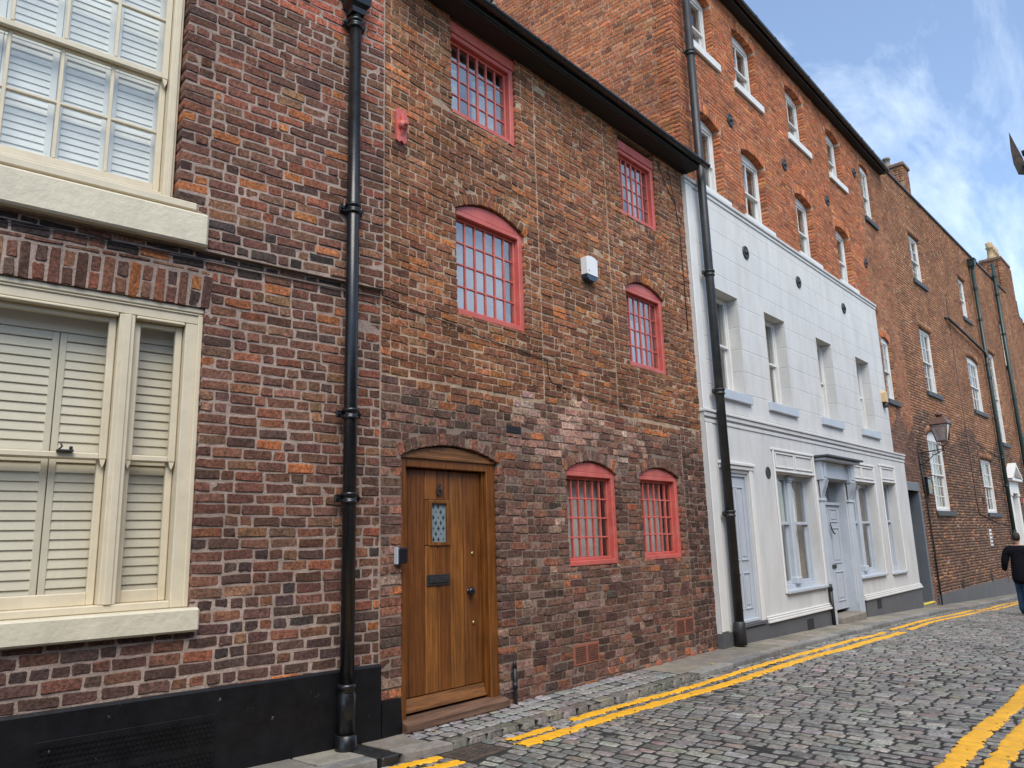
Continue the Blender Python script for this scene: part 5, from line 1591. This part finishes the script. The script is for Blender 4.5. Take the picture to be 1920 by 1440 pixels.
m = MB(); m.tube([(5.7, -.015, 9.0), (5.72, -.015, 2.5), (5.8, -.015, 2.0), (8.2, -.015, 1.72), (10.0, -.015, 1.62)], .014, 6); m.tube([(6.9, -.015, 3.2), (6.85, -.015, 4.3), (9.9, -.015, 4.0)], .010, 6); m.obj('cable', Fh, 'lantern_frame')
m = MB(); m.tube([(.22, -.04, gz(FARX)), (.20, -.04, 1.2), (.12, -.04, 2.5), (.05, -.03, 3.5)], .022, 8); m.obj('cable_pipe', Fh, 'iron')
for (x, z, w, h) in ((6.55, 2.3, .22, .22), (2.6, -.12, .22, .26), (6.2, -.1, .2, .24)):
    cube('wall_vent', Fh, x, x + w, -.012, .02, z, z + h, 'dark', .003)
def chimney(parent, x0_, x1_, y0_, y1_, z0_, z1_, pots, pal, seed):
    m = MB(); m.box(x0_, x1_, y0_, y1_, z0_, z1_)
    c = m.obj('chimney', parent, 'mortar_tall')
    r = np.random.default_rng(seed)
    b_ = MB()
    z = z0_; k = 0
    w_, d_ = x1_ - x0_, y1_ - y0_
    V_, C_ = [], []
    B = Blocks(c, 'chimney_brick', 'brick', 'tall', FW_)
    lay(B, r, x0_ - .004, x1_ + .004, z0_, z1_, .078, [], lambda q, *_: pal(q), bond='mix', low=1, mapping=0, const=y0_ - .004, joint=.011)
    lay(B, r, -y1_, -y0_ + .0, z0_, z1_, .078, [], lambda q, *_: pal(q), bond='mix', low=1, mapping=1, const=x0_ - .004, joint=.011)
    B.finish()
    cube('chimney_cap', c, x0_ - .05, x1_ + .05, y0_ - .05, y1_ + .05, z1_ + .002, z1_ + .12, 'cap_stone', .02)
    for (px_, py_, hh, mm) in pots:
        m = MB(); m.lathe([(.13, z1_ + .12), (.14, z1_ + .18), (.11, z1_ + .22), (.10, z1_ + .12 + hh * .8), (.125, z1_ + .12 + hh * .83), (.12, z1_ + .12 + hh), (.09, z1_ + .12 + hh)], (px_, py_, 0), 'z', 14)
        m.obj('chimney_pot', c, mm)
    return c
chimney(Fh, 2.85, 3.45, .05, .75, 11.0, 12.75, [(3.1, .55, .38, 'flag')], far_up, 3)
chimney(Fh, 1.25, 1.75, .55, 1.25, 11.0, 12.35, [(1.5, .85, .45, 'pot_red')], far_up, 4)

# ---------------------------------------------------------------- the gabled house beyond, with the tall chimney
Nh = empty('gabled_house', (*(FW_ @ Vector((FL + .0, 0, 0))).xy, 0), FANG)
tag(Nh, 'farther brick house with a tall chimney stack and yellow clay pots above the coping', 'house')
NW_ = Matrix.Translation((*(FW_ @ Vector((FL, 0, 0))).xy, 0)) @ Matrix.Rotation(FANG, 4, 'Z')
m = MB()
m.prism([(.02, -2), (14, -2), (14, 10.6), (3.6, 10.9), (2.9, 11.4), (2.7, 12.1), (2.40, 13.38), (.56, 13.38), (.56, 11.6), (.02, 11.6)], -.02, .8)
m.box(.02, 14, .82, 6, -2, 10.5)
m.obj('wall', Nh, 'mortar_tall')
B = Blocks(Nh, 'brick', 'brick', 'tall', NW_)
r_ = np.random.default_rng(8)
lay(B, r_, .02, 6.5, 4.0, 13.4, .079, [('r', 2.75, 9, 11.9, 20), ('r', 2.95, 9, 11.2, 20), ('r', 3.7, 9, 10.8, 20), ('r', -1, .5, 11.65, 20)], lambda q, *_: far_up(q), bond='mix', low=1, const=-.025, joint=.012)
lay(B, r_, -.8, .02, 11.4, 13.35, .079, [], lambda q, *_: far_up(q), bond='mix', low=1, mapping=1, const=.545, joint=.012)
B.finish()
for i in range(4):
    m = MB(); x = .80 + i * .42
    m.lathe([(.16, 13.48), (.16, 13.62), (.13, 13.68), (.12, 14.0), (.16, 14.03), (.16, 14.10), (.13, 14.15), (.15, 14.30), (.09, 14.32)], (x, .38, 0), 'z', 8)
    m.obj('chimney_pot', Nh, 'pot')
m = MB(); m.box(.48, 2.45, -.06, .84, 13.38, 13.50, .01); m.obj('chimney_cap', Nh, 'cap_stone')
m = MB(); m.box(3.6, 14.1, -.15, .1, 10.85, 10.98, .01); m.obj('gutter', Nh, 'tar')

# ---------------------------------------------------------------- things on the walls and in the street
def fpt(s, out, z): return FW_ @ Vector((s, -out, z))
# wall lantern on a scrolled bracket
bx = .05
lan = empty('street_lantern', fpt(bx, 0, 3.50), FANG)
tag(lan, 'bronzed square street lantern on a scrolled black iron bracket beside the arched white window', 'lantern')
m = MB(); m.box(-.02, .02, -.02, .012, -.45, .16, .004)
m.tube([(0, -.02, .0), (0, -.62, .06)], .014, 8); m.tube([(0, -.62, -.06), (0, -.62, .14)], [.010, .020], 8)
def spiral(cy, cz, r0, r1, a0, a1, n=22):
    return [(0, cy + (r0 + (r1 - r0) * t) * math.cos(a0 + (a1 - a0) * t), cz + (r0 + (r1 - r0) * t) * math.sin(a0 + (a1 - a0) * t)) for t in [i / n for i in range(n + 1)]]
m.tube(spiral(-.17, -.13, .125, .025, 2.6, -7.0), .009, 6)
m.tube([(0, -.02, -.30), (0, -.12, -.27), (0, -.24, -.20), (0, -.36, -.08), (0, -.50, -.02), (0, -.60, .03)], .011, 6)
m.tube(spiral(-.40, -.02, .06, .015, 3.6, 9.5, 14), .008, 6); m.tube(spiral(-.10, -.33, .05, .012, 1.4, 7.0, 14), .008, 6); m.tube(spiral(-.50, .0, .035, .01, 3.6, 9.0, 10), .007, 6)
m.obj('bracket', lan, 'iron')
ly, lz = -.62, .26
m = MB()
for sx in (-1, 1):
    for sy in (-1, 1):
        m.tube([(sx * .115, ly + sy * .115, lz), (sx * .195, ly + sy * .195, lz + .42)], .014, 6)
        m.tube([(sx * .115, ly + sy * .115, lz), (sx * .10, ly + sy * .10, lz - .06), (sx * .05, ly + sy * .05, lz - .12), (0, ly, lz - .13)], .010, 6)
for (q, z) in ((.115, lz), (.195, lz + .42)):
    for sgn in (-1, 1):
        m.box(-q - .014, q + .014, ly + sgn * q - .013, ly + sgn * q + .013, z - .013, z + .013); m.box(sgn * q - .012, sgn * q + .012, ly - q + .014, ly + q - .014, z - .0125, z + .0125)
m.obj('lantern_frame', lan, 'lantern_frame')
m = MB()
vv = []
for (q, z) in ((.235, lz + .43), (.225, lz + .45), (.13, lz + .60), (.10, lz + .61)):
    vv += [(-q, ly - q, z), (q, ly - q, z), (q, ly + q, z), (-q, ly + q, z)]
ff = [(0, 3, 2, 1), (12, 13, 14, 15)]
for i in range(3):
    for q in range(4): ff.append((i * 4 + q, i * 4 + (q + 1) % 4, i * 4 + 4 + (q + 1) % 4, i * 4 + 4 + q))
m.add(vv, ff); m.lathe([(.06, lz + .61), (.07, lz + .66), (.11, lz + .68), (.10, lz + .70), (.04, lz + .72), (.03, lz + .76), (.0, lz + .78)], (0, ly, 0), 'z', 14); m.obj('lantern_roof', lan, 'lantern_frame')
for k_ in range(4):
    m = MB(); q0, q1 = .105, .182
    P_ = [(-q0, -q0 - .004, lz + .015), (q0, -q0 - .004, lz + .015), (q1, -q1 - .004, lz + .405), (-q1, -q1 - .004, lz + .405)]
    ca, sa = [(1, 0), (0, 1), (-1, 0), (0, -1)][k_]
    vv = [(x * ca - y * sa, x * sa + y * ca + ly, z) for x, y, z in P_]; vv += [(x * .98, (y - ly) * .98 + ly, z) for x, y, z in vv]
    m.add(vv, [(0, 1, 2, 3), (7, 6, 5, 4), (0, 4, 5, 1), (1, 5, 6, 2), (2, 6, 7, 3), (3, 7, 4, 0)]); m.obj('lantern_pane', lan, 'lantern_glass')
# electric box below it
eb = empty('meter_box', fpt(.32, .0, 2.44), FANG)
tag(eb, 'black box with a yellow sticker on the wall below the street lantern', 'box')
cube('box_body', eb, -.17, .17, -.12, -.002, 0, .40, 'plastic_black', .015); cube('box_lid', eb, -.18, .18, -.13, -.002, .402, .45, 'plastic_black', .01); cube('sticker', eb, .10, .165, -.1225, -.1205, .16, .28, 'yellow_flat', 0)
# alarm box on the cottage
al = empty('alarm_box', (7.475, D - .006, 4.63))
tag(al, 'white alarm box with a navy blue base on the cottage wall between the middle windows', 'alarm box')
m = MB(); m.prism([(-.115, .07), (.115, .07), (.118, .28), (.07, .305), (0, .312), (-.07, .305), (-.118, .28)], -.085, .0); m.obj('alarm_cover', al, 'plastic_white')
m = MB(); m.prism([(-.115, .067), (.115, .067), (.095, .02), (.05, .0), (-.05, .0), (-.095, .02)], -.080, .0); m.obj('alarm_base', al, 'plastic_navy')
m = MB(); m.lathe([(.008, -.085), (.008, -.088)], (-.07, 0, .115), 'y', 10); m.obj('alarm_lamp', al, 'plastic_black')
# entry box at the door
db = empty('door_entry_box', (4.445, D - .006, 1.36))
tag(db, 'small black key box with pale rim left of the oak door', 'key box')
cube('box_body', db, -.045, .06, -.055, .0, 0, .135, 'plastic_black', .012); cube('box_rim', db, -.055, -.046, -.05, .0, -.004, .139, 'pale_blue', .003)
# alarm box on the stucco
a2 = empty('alarm_box', (19.45, D - .047, 4.35))
tag(a2, 'yellowed narrow alarm box near the right edge of the white stucco', 'alarm box')
m = MB(); m.prism([(-.10, .18), (.10, .18), (.10, .40), (.05, .44), (-.05, .44), (-.10, .40)], -.09, .0); m.obj('alarm_cover', a2, 'tan_plastic')
m = MB(); m.lathe([(.06, .05), (.07, .12), (.05, .16), (.02, .175)], (0, -.05, 0), 'z', 12); m.obj('alarm_sounder', a2, 'iron')
# small signs on the long house
sg = empty('wall_sign', fpt(6.95, .004, .98), FANG)
tag(sg, 'small white notice with dark stripes on the long brick wall below a window', 'sign')
cube('sign_plate', sg, -.16, .16, -.012, 0, 0, .52, 'plastic_white', .002)
for i in range(4): cube('sign_bar', sg, -.14, .14, -.0155, -.0125, .06 + i * .115, .115 + i * .115, 'plastic_black', 0)
sg2 = empty('wall_sign', fpt(12.3, .10, 2.15), FANG)
tag(sg2, 'small red sign projecting beside the white pedimented doorcase', 'sign')
cube('sign_plate', sg2, -.03, .28, -.08, -.05, 0, .42, 'red_sign', .004); cube('sign_arm', sg2, -.02, .0, -.05, .10, .2, .23, 'iron', .003)
# fallen leaves along the kerb
lr = random.Random(12)
for (x, y, lab) in ((4.66, 4.99, 'small yellow fallen leaf on the paving setts in front of the oak door'), (8.9, 4.62, 'small yellow fallen leaf in the gutter by the flagstones of the cottage end'), (12.6, 4.9, 'small yellow fallen leaf on the flagstones before the white stucco')):
    m = MB(); n = 7
    pts = [(.028 * math.cos(t * 2 * math.pi / n) * lr.uniform(.7, 1.2), .018 * math.sin(t * 2 * math.pi / n) * lr.uniform(.7, 1.2)) for t in range(n)]
    m.prism(pts, 0, .003, 'xy')
    o = m.obj('fallen_leaf', None, 'leaf'); zz = gz(x) + (.012 if y > ky(x) else ROAD_Z + .03)
    o.location = (x, y, zz); o.rotation_euler = (lr.uniform(-.2, .2), lr.uniform(-.2, .2), lr.uniform(0, 6))
    tag(o, lab, 'leaf', 'fallen leaves along the kerb')

# ---------------------------------------------------------------- spiked iron post at the right edge
SP = Vector((8.02, .575, 0))
sp = empty('iron_post', (SP.x, SP.y, gz(SP.x)))
tag(sp, 'rusty dark iron post with a spear finial at the right edge against the sky', 'post')
m = MB(); m.tube([(0, 0, 0), (0, 0, 1.0), (0, 0, 4.86)], [.075, .06, .05], 14); m.lathe([(.11, 0), (.11, .25), (.08, .32)], (0, 0, 0), 'z', 14); m.obj('post_shaft', sp, 'green_pipe')
m = MB(); m.box(-.06, .06, -.02, .09, 4.72, 4.76); m.tube([(0, .09, 4.86), (0, -.55, 4.94)], .030, 8); m.tube([(0, .09, 4.76), (0, -.50, 4.82)], .026, 8); m.obj('cross_bar', sp, 'rust')
m = MB(); m.prism([(.10, 4.66), (.145, 4.68), (.165, 4.78), (.168, 4.92), (.158, 5.10), (.115, 4.92), (.09, 4.82), (.08, 4.72)], -.02, .02, 'yz'); m.obj('spear_finial', sp, 'rust')

# ---------------------------------------------------------------- person walking away
def skin_mesh(name, parent, joints, edges, material, sub=2):
    me = bpy.data.meshes.new(name)
    me.from_pydata([j[:3] for j in joints], edges, [])
    o = bpy.data.objects.new(name, me); COL.objects.link(o)
    o.parent = parent
    md = o.modifiers.new('skin', 'SKIN'); md.use_smooth_shade = True
    sd = o.modifiers.new('sub', 'SUBSURF'); sd.levels = sub; sd.render_levels = sub
    for i, j in enumerate(joints):
        rx, ry = (j[3], j[3]) if len(j) == 4 else (j[3], j[4])
        me.skin_vertices[0].data[i].radius = (rx, ry)
        me.skin_vertices[0].data[i].use_root = (i == 0)
    bpy.context.view_layer.update()
    ev = o.evaluated_get(bpy.context.evaluated_depsgraph_get())
    nm = bpy.data.meshes.new_from_object(ev)
    nm.name = name
    o.modifiers.clear()
    o.data = nm
    bpy.data.meshes.remove(me)
    nm.materials.clear(); nm.materials.append(MT[material])
    return o
PX, PY = 19.55, 2.90
pz = gz(PX) + ROAD_Z + .015
person = empty('person', (PX, PY, pz), math.radians(0))
tag(person, 'person in a dark navy jacket and blue jeans walking away at the right edge', 'person')
# local x forward (away from the camera), y to the left
body_j = [(0, 0, .92, .105, .125), (0, 0, 1.06, .10, .12), (.01, 0, 1.25, .105, .14), (.02, 0, 1.37, .07, .11), (.025, 0, 1.43, .045), (.03, 0, 1.50, .055), (.04, 0, 1.575, .075, .068), (.035, 0, 1.64, .06),
          (.01, .09, .86, .08), (.10, .09, .48, .055), (.06, .09, .10, .038), (.17, .09, .045, .032),
          (-.01, -.09, .86, .08), (-.06, -.09, .49, .055), (-.26, -.09, .16, .038), (-.22, -.09, .06, .032),
          (.01, .185, 1.34, .05), (.0, .235, 1.08, .042), (.08, .28, .86, .03), (.10, .285, .80, .028),
          (.01, -.185, 1.34, .05), (-.05, -.24, 1.10, .042), (-.02, -.27, .87, .03), (-.01, -.272, .81, .028)]
body_e = [(0, 1), (1, 2), (2, 3), (3, 4), (4, 5), (5, 6), (6, 7), (0, 8), (8, 9), (9, 10), (10, 11), (0, 12), (12, 13), (13, 14), (14, 15), (3, 16), (16, 17), (17, 18), (18, 19), (3, 20), (20, 21), (21, 22), (22, 23)]
skin_mesh('body', person, body_j, body_e, 'skin')
skin_mesh('jacket', person, [(0, 0, .60, .16, .205), (0, 0, .78, .16, .205), (0, 0, 1.02, .14, .185), (.01, 0, 1.24, .145, .20), (.02, 0, 1.36, .11, .165), (.022, 0, 1.42, .075, .085), (.01, .20, 1.33, .092), (.0, .27, 1.09, .080), (.075, .31, .885, .058), (.01, -.20, 1.33, .092), (-.05, -.275, 1.10, .080), (-.02, -.30, .89, .058)],
          [(0, 1), (1, 2), (2, 3), (3, 4), (4, 5), (4, 6), (6, 7), (7, 8), (4, 9), (9, 10), (10, 11)], 'jacket')
skin_mesh('jeans', person, [(0, 0, .86, .09, .09), (.01, .085, .78, .092), (.10, .09, .48, .075), (.055, .09, .05, .062), (-.01, -.085, .78, .092), (-.06, -.09, .49, .075), (-.275, -.09, .13, .062)], [(0, 1), (1, 2), (2, 3), (0, 4), (4, 5), (5, 6)], 'jeans')
skin_mesh('hair', person, [(.0, 0, 1.50, .06, .07), (.0, 0, 1.58, .095, .085), (.02, 0, 1.645, .085, .078), (.05, 0, 1.67, .05)], [(0, 1), (1, 2), (2, 3)], 'hair')
skin_mesh('shoe', person, [(.03, .09, .05, .045), (.14, .09, .04, .04), (.24, .09, .032, .03)], [(0, 1), (1, 2)], 'shoe')
skin_mesh('shoe', person, [(-.28, -.09, .13, .045), (-.19, -.09, .055, .04), (-.10, -.09, .03, .03)], [(0, 1), (1, 2)], 'shoe')
for sy, base in ((1, (.10, .287, .80)), (-1, (-.01, -.272, .81))):
    hj = [(base[0], base[1], base[2], .030, .018), (base[0] + .015, base[1], base[2] - .06, .034, .016), (base[0] + .02, base[1], base[2] - .085, .030, .015)]
    he = [(0, 1), (1, 2)]
    for k_ in range(4):
        f0 = (base[0] + .045 - k_ * .019, base[1], base[2] - .088)
        L_ = (.034, .040, .038, .030)[k_]
        i0 = len(hj)
        hj += [(*f0, .009), (f0[0] + .006, f0[1] - sy * .008, f0[2] - L_, .008), (f0[0] + .002, f0[1] - sy * .022, f0[2] - L_ * 1.6, .007)]
        he += [(2, i0), (i0, i0 + 1), (i0 + 1, i0 + 2)]
    i0 = len(hj)
    hj += [(base[0] + .045, base[1] - sy * .006, base[2] - .04, .010), (base[0] + .06, base[1] - sy * .018, base[2] - .075, .008)]
    he += [(0, i0), (i0, i0 + 1)]
    skin_mesh('hand', person, hj, he, 'skin', 1)

# ---------------------------------------------------------------- houses across the street, seen only as reflections
def across(x0, x1, h, y, label, seed, gable=False):
    e = empty('facing_house', ((x0 + x1) / 2, y, 0))
    tag(e, label, 'house', 'houses across the street')
    w = (x1 - x0) / 2
    r = random.Random(seed)
    m = MB()
    wins = []
    x = -w + .9
    while x < w - 1.4:
        for z in (1.0, 3.8):
            if z + 1.5 < h - .3: wins.append((x, x + .95, z, z + 1.5))
        x += 2.3
    vv = [(-w, -2.2), (w, -2.2), (w, h), (-w, h)]
    mb = MB()
    slab(mb, vv, [rect(q) for q in wins], -.25, 0)
    mb.box(-w, w, -5.2, -5.0, -2.2, h); mb.box(-w, -w + .2, -5.0, -.252, -2.2, h); mb.box(w - .2, w, -5.0, -.252, -2.2, h)
    mb.obj('wall', e, 'far_brick')
    m = MB(); m.prism([(.25, h), (.25, h + .06), (-2.5, h + 1.7), (-5.4, h + .06), (-5.4, h)], -w, w, 'yz'); m.obj('roof', e, 'slate')
    for q in wins:
        m = MB(); m.box(q[0], q[0] + .06, -.15, -.08, q[2], q[3]); m.box(q[1] - .06, q[1], -.15, -.08, q[2], q[3]); m.box(q[0] + .06, q[1] - .06, -.15, -.08, q[2], q[2] + .06); m.box(q[0] + .06, q[1] - .06, -.15, -.08, q[3] - .06, q[3]); m.box(q[0] + .06, q[1] - .06, -.14, -.09, (q[2] + q[3]) / 2 - .02, (q[2] + q[3]) / 2 + .02)
        wo = m.obj('window', e, 'white'); cube('pane', wo, q[0] + .05, q[1] - .05, -.12, -.115, q[2] + .05, q[3] - .05, 'glass', 0)
def brick_tex(name):
    m = bpy.data.materials.new(name); m.use_nodes = True
    nt = m.node_tree; b = nt.nodes['Principled BSDF']; b.inputs['Roughness'].default_value = .9
    g = nt.nodes.new('ShaderNodeNewGeometry'); s_ = nt.nodes.new('ShaderNodeSeparateXYZ'); c = nt.nodes.new('ShaderNodeCombineXYZ'); t = nt.nodes.new('ShaderNodeTexBrick')
    nt.links.new(g.outputs['Position'], s_.inputs[0]); nt.links.new(s_.outputs[0], c.inputs[0]); nt.links.new(s_.outputs[2], c.inputs[1]); nt.links.new(c.outputs[0], t.inputs['Vector'])
    t.inputs['Scale'].default_value = 1.0; t.inputs['Brick Width'].default_value = .23; t.inputs['Row Height'].default_value = .078; t.inputs['Mortar Size'].default_value = .008
    t.inputs['Color1'].default_value = (.22, .09, .055, 1); t.inputs['Color2'].default_value = (.15, .07, .05, 1); t.inputs['Mortar'].default_value = (.35, .27, .2, 1)
    nt.links.new(t.outputs[0], b.inputs['Base Color'])
    return m
MT['far_brick'] = brick_tex('facing_brick')
across(-9, -1.0, 4.4, -3.6, 'brick house across the street, left of the camera, showing only in window reflections', 1)
across(-.9, 7.0, 4.9, -3.8, 'brick house across the street behind the camera, showing only in window reflections', 2)
across(7.1, 16.0, 4.6, -3.8, 'brick house across the street, right of the camera, showing only in window reflections', 3)
across(16.1, 30.0, 5.0, -3.8, 'long brick house across the street farther right, showing only in window reflections', 4)
print('objects', len(bpy.data.objects))
